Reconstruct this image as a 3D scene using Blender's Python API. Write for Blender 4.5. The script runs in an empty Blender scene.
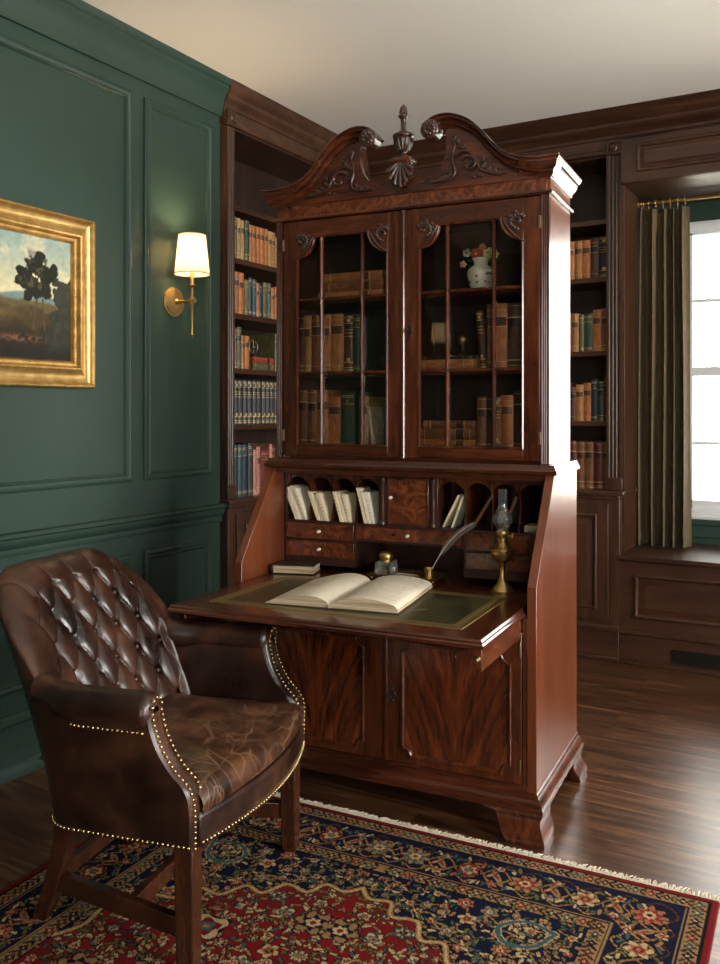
import bpy, math, random
import numpy as np
from mathutils import Vector, Matrix
R = math.radians
PI = math.pi
SC = bpy.context.scene
COL = SC.collection

# ------------------------------------------------------------------ camera
cam_d = bpy.data.cameras.new('camera'); cam = bpy.data.objects.new('camera', cam_d); COL.objects.link(cam)
cam.location = (0, 0, 1.35); cam.rotation_euler = (R(90), 0, R(29.85))
cam_d.sensor_width = 36; cam_d.sensor_fit = 'AUTO'; cam_d.lens = 880 / 964 * 36
cam_d.shift_y = -70 / 964; cam_d.clip_start = 0.05
SC.camera = cam
# ------------------------------------------------------------------ world + light + exposure
SC.view_settings.view_transform = 'Standard'; SC.view_settings.look = 'None'
SC.view_settings.gamma = 1; SC.view_settings.use_curve_mapping = False
SC.view_settings.exposure = 1.05
W = bpy.data.worlds.new('overcast_sky'); SC.world = W; W.use_nodes = True
wn = W.node_tree.nodes; wn['Background'].inputs[0].default_value = (1.0, 0.965, 0.91, 1); wn['Background'].inputs[1].default_value = 5.5
def area(name, loc, rot, sx, sy, power, color=(1, 1, 1), portal=False):
    l = bpy.data.lights.new(name, 'AREA'); l.shape = 'RECTANGLE'; l.size = sx; l.size_y = sy; l.energy = power; l.color = color
    o = bpy.data.objects.new(name, l); COL.objects.link(o); o.location = loc; o.rotation_euler = rot
    if portal: l.cycles.is_portal = True
    return o
# sky portals in the real window openings (back wall window, two windows of the right wall)
area('portal_back', (-0.125, 5.56, 1.59), (R(-90), 0, 0), 1.70, 1.72, 1, portal=True)
area('portal_right', (3.06, 0.9, 1.6), (0, R(90), 0), 1.7, 1.3, 1, portal=True)
area('portal_right', (3.06, 3.2, 1.6), (0, R(90), 0), 1.7, 1.3, 1, portal=True)
# added fill at an unseen window behind the camera; extra daylight at right-wall windows
for wx in (1.95,): area('fill_front', (wx, -3.06, 1.6), (R(90), 0, 0), 1.3, 1.7, 20, (1.0, .95, .88))
for wy in (0.9, 3.2): area('daylight_right', (3.07, wy, 1.6), (0, R(90), 0), 1.7, 1.3, 78, (1.0, .97, .92))

# ------------------------------------------------------------------ helpers
class MB:
    def __init__(s): s.v = []; s.f = []; s.m = []
    def add(s, vs, fs, mi=0):
        b = len(s.v); s.v += [tuple(p) for p in vs]; s.f += [tuple(b + i for i in f) for f in fs]; s.m += [mi] * len(fs); return s
    def box(s, x0, x1, y0, y1, z0, z1, mi=0):
        return s.add([(x0, y0, z0), (x1, y0, z0), (x1, y1, z0), (x0, y1, z0), (x0, y0, z1), (x1, y0, z1), (x1, y1, z1), (x0, y1, z1)],
                     [(0, 3, 2, 1), (4, 5, 6, 7), (0, 1, 5, 4), (1, 2, 6, 5), (2, 3, 7, 6), (3, 0, 4, 7)], mi)
    def prism(s, pts, ax, a0, a1, mi=0):
        """pts: 2D polygon in the two other axes (order x,y,z minus ax)"""
        def P(p, a):
            return {'x': (a, p[0], p[1]), 'y': (p[0], a, p[1]), 'z': (p[0], p[1], a)}[ax]
        n = len(pts)
        ar = sum(pts[i][0] * pts[(i + 1) % n][1] - pts[(i + 1) % n][0] * pts[i][1] for i in range(n))
        flip = (ar < 0) != (ax == 'y')
        if flip: pts = pts[::-1]
        vs = [P(p, a0) for p in pts] + [P(p, a1) for p in pts]
        fs = [tuple(range(n))[::-1], tuple(range(n, 2 * n))] + [(i, (i + 1) % n, n + (i + 1) % n, n + i) for i in range(n)]
        if a1 < a0: fs = [f[::-1] for f in fs]
        return s.add(vs, fs, mi)
    def lathe(s, prof, c=(0, 0, 0), n=24, ax='z', mi=0, squash=(1, 1)):
        vs = []; fs = []; k = len(prof)
        for i in range(n):
            a = 2 * PI * i / n
            for r, h in prof:
                x = r * math.cos(a) * squash[0]; y = r * math.sin(a) * squash[1]
                p = {'z': (x, y, h), 'y': (x, h, -y), 'x': (h, x, y)}[ax]
                vs.append((p[0] + c[0], p[1] + c[1], p[2] + c[2]))
        for i in range(n):
            for j in range(k - 1):
                a = i * k + j; b = ((i + 1) % n) * k + j
                fs.append((a, b, b + 1, a + 1))
        if prof[0][0] > 1e-6: fs.append(tuple(((n - 1 - i) * k) for i in range(n)))
        if prof[-1][0] > 1e-6: fs.append(tuple((i * k + k - 1) for i in range(n)))
        return s.add(vs, fs, mi)
    def tube(s, pts, r, n=8, closed=False, mi=0, flat=1.0):
        pts = [Vector(p) for p in pts]; N = len(pts)
        rr = r if callable(r) else (lambda t: r)
        T = []
        for i in range(N):
            a = pts[(i - 1) % N] if (closed or i > 0) else pts[0]; b = pts[(i + 1) % N] if (closed or i < N - 1) else pts[-1]
            T.append((b - a).normalized())
        up = Vector((0, 0, 1)) if abs(T[0].z) < .9 else Vector((1, 0, 0))
        nn = T[0].cross(up).normalized(); vs = []
        for i in range(N):
            nn = (nn - T[i] * nn.dot(T[i])).normalized(); bb = T[i].cross(nn)
            ra = rr(i / max(1, N - 1))
            for k in range(n):
                a = 2 * PI * k / n
                vs.append(pts[i] + nn * (ra * math.cos(a)) + bb * (ra * flat * math.sin(a)))
        fs = []
        for i in range(N if closed else N - 1):
            for k in range(n):
                a = i * n; b = ((i + 1) % N) * n
                fs.append((a + k, a + (k + 1) % n, b + (k + 1) % n, b + k))
        if not closed: fs += [tuple(range(n))[::-1], tuple((N - 1) * n + k for k in range(n))]
        return s.add(vs, fs, mi)
    def mould(s, path, prof, nrm, closed=True, mi=0):
        """mitred moulding: path points in a plane with normal nrm; prof: list of (inward offset, height along nrm)"""
        P = [Vector(p) for p in path]; nrm = Vector(nrm).normalized(); N = len(P); vs = []
        for i in range(N):
            if closed or 0 < i < N - 1:
                d0 = (P[i] - P[i - 1]).normalized(); d1 = (P[(i + 1) % N] - P[i]).normalized()
            elif i == 0: d0 = d1 = (P[1] - P[0]).normalized()
            else: d0 = d1 = (P[-1] - P[-2]).normalized()
            a = nrm.cross(d0); b = nrm.cross(d1); m = (a + b); m = m / max(.2, m.dot(a)) if m.length > 1e-6 else a
            for o, h in prof: vs.append(P[i] + m * o + nrm * h)
        k = len(prof); fs = []
        for i in range(N if closed else N - 1):
            for j in range(k):
                a = i * k; b = ((i + 1) % N) * k
                fs.append((a + j, b + j, b + (j + 1) % k, a + (j + 1) % k))
        if not closed: fs += [tuple(range(k)), tuple((N - 1) * k + j for j in range(k))[::-1]]
        return s.add(vs, fs, mi)
    def sph(s, c, r, seg=12, ring=8, sc=(1, 1, 1), mi=0):
        vs = [(c[0], c[1], c[2] - r * sc[2])]; fs = []
        for j in range(1, ring):
            b = -PI / 2 + PI * j / ring
            for i in range(seg):
                a = 2 * PI * i / seg
                vs.append((c[0] + r * sc[0] * math.cos(b) * math.cos(a), c[1] + r * sc[1] * math.cos(b) * math.sin(a), c[2] + r * sc[2] * math.sin(b)))
        vs.append((c[0], c[1], c[2] + r * sc[2])); T = len(vs) - 1
        for i in range(seg):
            fs.append((0, 1 + (i + 1) % seg, 1 + i)); fs.append((T, T - seg + i, T - seg + (i + 1) % seg))
            for j in range(ring - 2):
                a = 1 + j * seg
                fs.append((a + i, a + (i + 1) % seg, a + seg + (i + 1) % seg, a + seg + i))
        return s.add(vs, fs, mi)
    def grid(s, fn, nu, nv, mi=0, wrapu=False):
        vs = [fn(i / (nu if wrapu else nu - 1), j / (nv - 1)) for i in range(nu) for j in range(nv)]
        fs = [(i * nv + j, ((i + 1) % nu) * nv + j, ((i + 1) % nu) * nv + j + 1, i * nv + j + 1) for i in range(nu if wrapu else nu - 1) for j in range(nv - 1)]
        return s.add(vs, fs, mi)
    def obj(s, name, mats, parent=None, bevel=0, smooth=40, seg=2, solid=0, fixn=False, loc=None):
        me = bpy.data.meshes.new(name); me.from_pydata(s.v, [], s.f); me.update()
        if not isinstance(mats, (list, tuple)): mats = [mats]
        for m in mats: me.materials.append(m)
        if len(mats) > 1: me.polygons.foreach_set('material_index', s.m)
        if fixn:
            import bmesh
            bm = bmesh.new(); bm.from_mesh(me); bmesh.ops.recalc_face_normals(bm, faces=bm.faces); bm.to_mesh(me); bm.free()
        if smooth:
            me.polygons.foreach_set('use_smooth', [True] * len(me.polygons)); me.set_sharp_from_angle(angle=R(smooth))
        o = bpy.data.objects.new(name, me); COL.objects.link(o)
        if parent is not None: o.parent = parent
        if loc is not None: o.location = loc
        if solid:
            md = o.modifiers.new('solid', 'SOLIDIFY'); md.thickness = solid; md.offset = 0
        if bevel:
            md = o.modifiers.new('bevel', 'BEVEL'); md.width = bevel; md.segments = seg; md.limit_method = 'ANGLE'; md.angle_limit = R(50); md.harden_normals = False
        return o
def tag(o, label=None, cat=None, group=None, kind=None):
    if label: o['label'] = label
    if cat: o['category'] = cat
    if group: o['group'] = group
    if kind: o['kind'] = kind
    return o
def thing(name, label, cat, loc=(0, 0, 0), rz=0, group=None, mat=None):
    o = bpy.data.objects.new(name, None); COL.objects.link(o); o.empty_display_size = .05
    if mat is not None: o.matrix_world = mat @ Matrix.Translation(loc) @ Matrix.Rotation(rz, 4, 'Z')
    else: o.location = loc; o.rotation_euler = (0, 0, rz)
    return tag(o, label, cat, group)
def crom(P, n=6):
    P = [Vector(p) for p in P]; Q = [P[0] * 2 - P[1]] + P + [P[-1] * 2 - P[-2]]; out = []
    for i in range(1, len(Q) - 2):
        a, b, c, d = Q[i - 1:i + 3]
        for k in range(n):
            t = k / n
            out.append(.5 * ((2 * b) + (c - a) * t + (2 * a - 5 * b + 4 * c - d) * t * t + (3 * b - a - 3 * c + d) * t ** 3))
    return out + [P[-1]]
def resample(P, N):
    P = [Vector(p) for p in P]; L = [0]
    for i in range(1, len(P)): L.append(L[-1] + (P[i] - P[i - 1]).length)
    out = []; j = 0
    for k in range(N):
        t = L[-1] * k / (N - 1)
        while j < len(P) - 2 and L[j + 1] < t: j += 1
        q = (t - L[j]) / max(1e-9, L[j + 1] - L[j]); out.append(P[j].lerp(P[j + 1], min(1, q)))
    return out
def copy_tree(o, parent=None):
    c = o.copy(); COL.objects.link(c); c.parent = parent
    if parent is not None: c.matrix_parent_inverse = o.matrix_parent_inverse
    for ch in list(o.children): copy_tree(ch, c)
    return c

# ------------------------------------------------------------------ materials
def nm(name):
    m = bpy.data.materials.new(name); m.use_nodes = True; nt = m.node_tree
    return m, nt, nt.nodes['Principled BSDF']
def simple(name, col, rough=.5, metal=0, coat=0, spec=.5, emis=None, es=0, sheen=0):
    m, nt, b = nm(name); b.inputs['Base Color'].default_value = (*col, 1); b.inputs['Roughness'].default_value = rough
    b.inputs['Metallic'].default_value = metal; b.inputs['Coat Weight'].default_value = coat; b.inputs['Coat Roughness'].default_value = .12
    b.inputs['Specular IOR Level'].default_value = spec
    if emis: b.inputs['Emission Color'].default_value = (*emis, 1); b.inputs['Emission Strength'].default_value = es
    if sheen: b.inputs['Sheen Weight'].default_value = sheen
    return m
def N(nt, t, **k):
    n = nt.nodes.new(t)
    for a, v in k.items():
        if a.startswith('i_'): n.inputs[a[2:].replace('_', ' ')].default_value = v
        else: setattr(n, a, v)
    return n
def ramp(nt, stops, fac):
    r = nt.nodes.new('ShaderNodeValToRGB'); e = r.color_ramp.elements
    while len(e) < len(stops): e.new(.5)
    for k, (p, c) in enumerate(stops): e[k].position = p; e[k].color = (*c, 1)
    nt.links.new(fac, r.inputs[0]); return r
def bump(nt, b, fac, strength, dist=.002, prev=None):
    bu = N(nt, 'ShaderNodeBump'); bu.inputs['Strength'].default_value = strength; bu.inputs['Distance'].default_value = dist
    nt.links.new(fac, bu.inputs['Height']); nt.links.new(bu.outputs[0], b.inputs['Normal'])
    if prev: nt.links.new(prev.outputs[0], bu.inputs['Normal'])
    return bu
def wood(name, c0, c1, c2, grain='z', rough=.25, coat=.5, fig=1.0, sc=1.0, flame=None, coord='Object', spec=.5):
    m, nt, b = nm(name); L = nt.links
    tc = N(nt, 'ShaderNodeTexCoord'); mp = N(nt, 'ShaderNodeMapping'); L.new(tc.outputs[coord], mp.inputs[0])
    k = {'z': (1, 1, .12), 'x': (.12, 1, 1), 'y': (1, .12, 1)}[grain]
    mp.inputs['Scale'].default_value = [sc * v for v in k]
    vec = mp.outputs[0]
    if flame is not None:      # crotch figure mirrored about x = flame
        sx = N(nt, 'ShaderNodeSeparateXYZ'); L.new(tc.outputs[coord], sx.inputs[0])
        su = N(nt, 'ShaderNodeMath', operation='SUBTRACT'); L.new(sx.outputs[0], su.inputs[0]); su.inputs[1].default_value = flame
        ab = N(nt, 'ShaderNodeMath', operation='ABSOLUTE'); L.new(su.outputs[0], ab.inputs[0])
        sq = N(nt, 'ShaderNodeMath', operation='POWER'); L.new(ab.outputs[0], sq.inputs[0]); sq.inputs[1].default_value = .62
        zz = N(nt, 'ShaderNodeMath', operation='MULTIPLY'); L.new(sx.outputs[2], zz.inputs[0]); zz.inputs[1].default_value = .42
        df = N(nt, 'ShaderNodeMath', operation='SUBTRACT'); L.new(sq.outputs[0], df.inputs[0]); L.new(zz.outputs[0], df.inputs[1])
        z2 = N(nt, 'ShaderNodeMath', operation='MULTIPLY'); L.new(sx.outputs[2], z2.inputs[0]); z2.inputs[1].default_value = .22
        cb = N(nt, 'ShaderNodeCombineXYZ'); L.new(df.outputs[0], cb.inputs[0]); L.new(z2.outputs[0], cb.inputs[2]); L.new(sx.outputs[1], cb.inputs[1])
        vec = cb.outputs[0]
    n1 = N(nt, 'ShaderNodeTexNoise'); n1.inputs['Scale'].default_value = 9 if flame is None else 16; n1.inputs['Detail'].default_value = 5; n1.inputs['Distortion'].default_value = 1.2 * fig; n1.inputs['Roughness'].default_value = .6
    L.new(vec, n1.inputs['Vector'])
    n2 = N(nt, 'ShaderNodeTexNoise'); n2.inputs['Scale'].default_value = 90 * sc; n2.inputs['Detail'].default_value = 3; L.new(mp.outputs[0], n2.inputs['Vector'])
    mx = N(nt, 'ShaderNodeMix'); mx.data_type = 'FLOAT'; mx.inputs[0].default_value = .25; L.new(n1.outputs[0], mx.inputs[2]); L.new(n2.outputs[0], mx.inputs[3])
    r = ramp(nt, [(.30, c0), (.5, c1), (.74, c2)], mx.outputs[0]); L.new(r.outputs[0], b.inputs['Base Color'])
    b.inputs['Roughness'].default_value = rough; b.inputs['Coat Weight'].default_value = coat; b.inputs['Coat Roughness'].default_value = rough * .6
    b.inputs['Specular IOR Level'].default_value = spec
    bump(nt, b, n2.outputs[0], .06, .001)
    return m
M = {}
mh = ((.014, .0035, .0018), (.066, .0150, .0052), (.18, .047, .015))
M['mah_v'] = wood('mahogany_vertical', *mh, grain='z', rough=.24, coat=.5)
M['mah_side'] = wood('mahogany_side', (.085, .019, .007), (.14, .034, .011), (.21, .058, .019), grain='z', rough=.3, coat=.35, fig=.4)
M['mah_h'] = wood('mahogany_horizontal', *mh, grain='x', rough=.24, coat=.5)
M['mah_y'] = wood('mahogany_depth', *mh, grain='y', rough=.24, coat=.5)
M['mah_fig'] = wood('mahogany_figured', (.02, .005, .002), (.11, .026, .009), (.30, .085, .027), grain='y', rough=.24, coat=.5, fig=2.2, sc=1.6)
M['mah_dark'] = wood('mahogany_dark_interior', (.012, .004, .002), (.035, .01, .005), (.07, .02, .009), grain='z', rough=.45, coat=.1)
M['flame_l'] = wood('flame_left', (.016, .0035, .0015), (.085, .018, .006), (.26, .062, .018), flame=-.225, fig=1.0, rough=.18, coat=.8)
M['flame_r'] = wood('flame_right', (.016, .0035, .0015), (.085, .018, .006), (.26, .062, .018), flame=.293, fig=1.0, rough=.18, coat=.8)
M['carved'] = simple('carved_mahogany', (.045, .014, .007), .3, coat=.6)
wl = ((.020, .0075, .0035), (.055, .021, .0095), (.11, .046, .021))
M['wal_v'] = wood('walnut_vertical', *wl, grain='z', rough=.38, coat=.25, fig=.4, sc=1.3)
M['wal_h'] = wood('walnut_horizontal', *wl, grain='x', rough=.38, coat=.25, fig=.4, sc=1.3)
M['wal_y'] = wood('walnut_depth', *wl, grain='y', rough=.38, coat=.25, fig=.4, sc=1.3)
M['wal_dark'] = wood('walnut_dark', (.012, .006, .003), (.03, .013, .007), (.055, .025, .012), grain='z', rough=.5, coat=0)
M['chairwood'] = wood('chair_wood', (.014, .0045, .0025), (.045, .013, .006), (.10, .03, .012), grain='z', rough=.26, coat=.5, fig=.4, sc=1.5)
M['brass'] = simple('aged_brass', (.56, .37, .14), .36, 1)
M['brass_dark'] = simple('dark_brass', (.30, .20, .09), .38, 1)
M['iron'] = simple('dark_metal', (.05, .045, .04), .4, .9)
M['nail'] = simple('nail_brass', (.75, .55, .28), .25, 1)
M['ivory'] = simple('ivory', (.75, .68, .55), .3, coat=.5)
M['white_paint'] = simple('white_paint', (.75, .76, .76), .4)
M['black'] = simple('painted_dark_gap', (.01, .01, .01), .6)

def green_paint():
    m, nt, b = nm('green_paint'); tc = N(nt, 'ShaderNodeTexCoord'); n = N(nt, 'ShaderNodeTexNoise'); n.inputs['Scale'].default_value = 3; n.inputs['Detail'].default_value = 4
    nt.links.new(tc.outputs['Object'], n.inputs[0]); r = ramp(nt, [(.3, (.0225, .0465, .034)), (.7, (.027, .0545, .040))], n.outputs[0]); nt.links.new(r.outputs[0], b.inputs['Base Color'])
    b.inputs['Roughness'].default_value = .48; b.inputs['Specular IOR Level'].default_value = .35
    n2 = N(nt, 'ShaderNodeTexNoise'); n2.inputs['Scale'].default_value = 220; nt.links.new(tc.outputs['Object'], n2.inputs[0]); bump(nt, b, n2.outputs[0], .08, .001)
    return m
M['green'] = green_paint()
def ceiling_mat():
    m, nt, b = nm('ceiling_plaster'); tc = N(nt, 'ShaderNodeTexCoord'); n = N(nt, 'ShaderNodeTexNoise'); n.inputs['Scale'].default_value = 60
    nt.links.new(tc.outputs['Object'], n.inputs[0]); b.inputs['Base Color'].default_value = (.92, .87, .79, 1); b.inputs['Roughness'].default_value = .9; bump(nt, b, n.outputs[0], .08, .002)
    return m
M['ceil'] = ceiling_mat()
def floor_mat():
    m, nt, b = nm('oak_floor'); L = nt.links; tc = N(nt, 'ShaderNodeTexCoord')
    br = N(nt, 'ShaderNodeTexBrick'); br.offset = .37; br.inputs['Scale'].default_value = 1; br.inputs['Brick Width'].default_value = .95; br.inputs['Row Height'].default_value = .062
    br.inputs['Mortar Size'].default_value = .0009; br.inputs['Color1'].default_value = (.0, .0, .0, 1); br.inputs['Color2'].default_value = (1, 1, 1, 1); br.inputs['Mortar'].default_value = (0, 0, 0, 1); br.inputs['Mortar Smooth'].default_value = .2
    L.new(tc.outputs['Object'], br.inputs['Vector'])
    mp = N(nt, 'ShaderNodeMapping'); mp.inputs['Scale'].default_value = (.1, 1, 1); L.new(tc.outputs['Object'], mp.inputs[0])
    ad = N(nt, 'ShaderNodeVectorMath', operation='ADD'); L.new(mp.outputs[0], ad.inputs[0]); L.new(br.outputs['Color'], ad.inputs[1])
    n1 = N(nt, 'ShaderNodeTexNoise'); n1.inputs['Scale'].default_value = 22; n1.inputs['Detail'].default_value = 6; n1.inputs['Distortion'].default_value = 1.6; L.new(ad.outputs[0], n1.inputs['Vector'])
    r = ramp(nt, [(.3, (.035, .013, .006)), (.5, (.10, .042, .019)), (.7, (.22, .105, .05))], n1.outputs[0])
    mx = N(nt, 'ShaderNodeMix'); mx.data_type = 'RGBA'; mx.blend_type = 'MULTIPLY'; mx.inputs[0].default_value = .55; L.new(r.outputs[0], mx.inputs[6])
    r2 = ramp(nt, [(0, (.45, .45, .45)), (1, (1.3, 1.2, 1.1))], br.outputs['Color']); L.new(r2.outputs[0], mx.inputs[7])
    mo = N(nt, 'ShaderNodeMix'); mo.data_type = 'RGBA'; L.new(br.outputs['Fac'], mo.inputs[0]); L.new(mx.outputs[2], mo.inputs[6]); mo.inputs[7].default_value = (.008, .004, .002, 1)
    L.new(mo.outputs[2], b.inputs['Base Color'])
    b.inputs['Roughness'].default_value = .3; b.inputs['Coat Weight'].default_value = .25; b.inputs['Coat Roughness'].default_value = .22
    inv = N(nt, 'ShaderNodeMath', operation='SUBTRACT'); inv.inputs[0].default_value = 1; L.new(br.outputs['Fac'], inv.inputs[1])
    b1 = bump(nt, b, n1.outputs[0], .12, .002); bump(nt, b, inv.outputs[0], .35, .002, b1)
    return m
M['floor'] = floor_mat()
def leather(name, c0, c1, c2, crack=0, rough=.3):
    m, nt, b = nm(name); L = nt.links; tc = N(nt, 'ShaderNodeTexCoord')
    n1 = N(nt, 'ShaderNodeTexNoise'); n1.inputs['Scale'].default_value = 7; n1.inputs['Detail'].default_value = 6; n1.inputs['Roughness'].default_value = .62; L.new(tc.outputs['Object'], n1.inputs[0])
    r = ramp(nt, [(.36, c0), (.52, c1), (.72, c2)], n1.outputs[0]); col = r.outputs[0]
    v = N(nt, 'ShaderNodeTexVoronoi'); v.inputs['Scale'].default_value = 260; L.new(tc.outputs['Object'], v.inputs['Vector'])
    b1 = bump(nt, b, v.outputs['Distance'], .12, .001)
    if crack:
        nd = N(nt, 'ShaderNodeTexNoise'); nd.inputs['Scale'].default_value = 5; L.new(tc.outputs['Object'], nd.inputs[0])
        ad = N(nt, 'ShaderNodeMix'); ad.data_type = 'RGBA'; ad.inputs[0].default_value = .1; L.new(tc.outputs['Object'], ad.inputs[6]); L.new(nd.outputs['Color'], ad.inputs[7])
        acc = None
        for k, (sx, sy, rz) in enumerate(((15, 5, .5), (6, 17, .2), (10, 12, 1.1))):
            mp = N(nt, 'ShaderNodeMapping'); mp.inputs['Scale'].default_value = (sx, sy, 4); mp.inputs['Rotation'].default_value = (0, 0, rz); L.new(ad.outputs[2], mp.inputs[0])
            vo = N(nt, 'ShaderNodeTexVoronoi'); vo.feature = 'DISTANCE_TO_EDGE'; vo.inputs['Scale'].default_value = 1; L.new(mp.outputs[0], vo.inputs['Vector'])
            rr = ramp(nt, [(0, (1, 1, 1)), (.019, (0, 0, 0))], vo.outputs[0])
            if acc is None: acc = rr.outputs[0]
            else:
                mm = N(nt, 'ShaderNodeMath', operation='MAXIMUM'); L.new(acc, mm.inputs[0]); L.new(rr.outputs[0], mm.inputs[1]); acc = mm.outputs[0]
        n3 = N(nt, 'ShaderNodeTexNoise'); n3.inputs['Scale'].default_value = 9; n3.inputs['Detail'].default_value = 3; L.new(tc.outputs['Object'], n3.inputs[0])
        rm = ramp(nt, [(.34, (0, 0, 0)), (.52, (1, 1, 1))], n3.outputs[0])
        ml = N(nt, 'ShaderNodeMath', operation='MULTIPLY'); L.new(acc, ml.inputs[0]); L.new(rm.outputs[0], ml.inputs[1])
        m2 = N(nt, 'ShaderNodeMath', operation='MULTIPLY'); L.new(ml.outputs[0], m2.inputs[0]); m2.inputs[1].default_value = .55 * crack
        mx = N(nt, 'ShaderNodeMix'); mx.data_type = 'RGBA'; L.new(m2.outputs[0], mx.inputs[0]); L.new(col, mx.inputs[6]); mx.inputs[7].default_value = (.30, .17, .10, 1); col = mx.outputs[2]
        bump(nt, b, ml.outputs[0], -.25 * crack, .002, b1)
    L.new(col, b.inputs['Base Color'])
    rr = ramp(nt, [(.3, (rough * .8,) * 3), (.75, (rough * 1.35,) * 3)], n1.outputs[0]); L.new(rr.outputs[0], b.inputs['Roughness'])
    b.inputs['Coat Weight'].default_value = .25; b.inputs['Coat Roughness'].default_value = .25
    return m
M['leather'] = leather('brown_leather', (.009, .0038, .0025), (.032, .012, .0065), (.085, .032, .014), rough=.3)
M['leather_seat'] = leather('worn_seat_leather', (.016, .006, .0035), (.055, .021, .01), (.16, .062, .024), crack=1, rough=.34)
M['leather_arm'] = leather('arm_leather', (.009, .0036, .0022), (.028, .010, .0055), (.085, .030, .012), rough=.33)
M['blotter'] = leather('green_blotter_leather', (.018, .020, .007), (.040, .038, .013), (.085, .058, .02), rough=.36)
M['gilt'] = simple('gilt_tooling', (.38, .25, .08), .45, .6)
M['page'] = simple('page_paper', (.74, .66, .52), .8)
M['pagev'] = None
def pages():
    m, nt, b = nm('page_edges'); tc = N(nt, 'ShaderNodeTexCoord'); mp = N(nt, 'ShaderNodeMapping'); mp.inputs['Scale'].default_value = (4, 4, 400); nt.links.new(tc.outputs['Object'], mp.inputs[0])
    n = N(nt, 'ShaderNodeTexNoise'); n.inputs['Scale'].default_value = 1; nt.links.new(mp.outputs[0], n.inputs[0]); r = ramp(nt, [(.35, (.30, .21, .12)), (.65, (.62, .50, .34))], n.outputs[0]); nt.links.new(r.outputs[0], b.inputs['Base Color']); b.inputs['Roughness'].default_value = .85
    return m
M['pages'] = pages()
M['ink'] = simple('ink_writing', (.10, .085, .09), .8)
def objcol(name, rough=.5, dark=1.0, wear=.35):
    m, nt, b = nm(name); L = nt.links; oi = N(nt, 'ShaderNodeObjectInfo'); tc = N(nt, 'ShaderNodeTexCoord'); n = N(nt, 'ShaderNodeTexNoise'); n.inputs['Scale'].default_value = 6; n.inputs['Detail'].default_value = 5
    ad = N(nt, 'ShaderNodeVectorMath', operation='ADD'); L.new(tc.outputs['Object'], ad.inputs[0]); L.new(oi.outputs['Random'], ad.inputs[1]); L.new(ad.outputs[0], n.inputs[0])
    r = ramp(nt, [(.3, (1 - wear,) * 3), (.7, (1 + wear,) * 3)], n.outputs[0])
    mx = N(nt, 'ShaderNodeMix'); mx.data_type = 'RGBA'; mx.blend_type = 'MULTIPLY'; mx.inputs[0].default_value = 1; L.new(oi.outputs['Color'], mx.inputs[6]); L.new(r.outputs[0], mx.inputs[7])
    m2 = N(nt, 'ShaderNodeMix'); m2.data_type = 'RGBA'; m2.blend_type = 'MULTIPLY'; m2.inputs[0].default_value = 1; L.new(mx.outputs[2], m2.inputs[6]); m2.inputs[7].default_value = (dark, dark, dark, 1)
    L.new(m2.outputs[2], b.inputs['Base Color']); b.inputs['Roughness'].default_value = rough
    return m
M['cover'] = objcol('book_cover', .5); M['cover_dark'] = objcol('book_label_patch', .5, .22)
M['giltband'] = simple('book_gilt', (.55, .38, .16), .45, .35)
def glass(name, tint=(1, 1, 1), rough=0.0, ior=1.45):
    m = bpy.data.materials.new(name); m.use_nodes = True; nt = m.node_tree; nt.nodes.clear()
    out = N(nt, 'ShaderNodeOutputMaterial'); tr = N(nt, 'ShaderNodeBsdfTransparent'); tr.inputs[0].default_value = (*tint, 1); gl = N(nt, 'ShaderNodeBsdfGlossy'); gl.inputs['Roughness'].default_value = rough
    fr = N(nt, 'ShaderNodeFresnel'); fr.inputs[0].default_value = ior; mx = N(nt, 'ShaderNodeMixShader')
    nt.links.new(fr.outputs[0], mx.inputs[0]); nt.links.new(tr.outputs[0], mx.inputs[1]); nt.links.new(gl.outputs[0], mx.inputs[2]); nt.links.new(mx.outputs[0], out.inputs[0])
    return m
def brightened_glass(name, tint, rough, ior, body):
    m = glass(name, tint, rough, ior); nt = m.node_tree; out = nt.nodes['Material Output']; src = out.inputs[0].links[0].from_socket
    d = N(nt, 'ShaderNodeBsdfDiffuse'); d.inputs[0].default_value = (.85, .88, .85, 1); mx = N(nt, 'ShaderNodeMixShader'); mx.inputs[0].default_value = body  # white diffuse mixed in: brightness painted into the clear glass
    nt.links.new(src, mx.inputs[1]); nt.links.new(d.outputs[0], mx.inputs[2]); nt.links.new(mx.outputs[0], out.inputs[0]); return m
M['glass'] = glass('window_glass', (.96, .97, .97)); M['cab_glass'] = glass('cabinet_glass', (1, .985, .95), .01, 1.3)
M['lamp_glass'] = brightened_glass('lamp_glass', (1, 1, 1), .03, 1.7, .03)
M['crystal'] = brightened_glass('cut_crystal', (.98, 1, 1), .06, 2.3, .07)
def cloth(name, c0, c1, scale=300, sheen=.4):
    m, nt, b = nm(name); tc = N(nt, 'ShaderNodeTexCoord'); n = N(nt, 'ShaderNodeTexNoise'); n.inputs['Scale'].default_value = scale; n.inputs['Detail'].default_value = 3
    mp = N(nt, 'ShaderNodeMapping'); mp.inputs['Scale'].default_value = (1, 1, .12); nt.links.new(tc.outputs['Object'], mp.inputs[0]); nt.links.new(mp.outputs[0], n.inputs[0])
    r = ramp(nt, [(.3, c0), (.7, c1)], n.outputs[0]); nt.links.new(r.outputs[0], b.inputs['Base Color']); b.inputs['Roughness'].default_value = .85; b.inputs['Sheen Weight'].default_value = sheen
    bump(nt, b, n.outputs[0], .2, .001)
    return m
M['curtain'] = cloth('olive_velvet', (.085, .058, .022), (.15, .105, .045), 120, .08)

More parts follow.
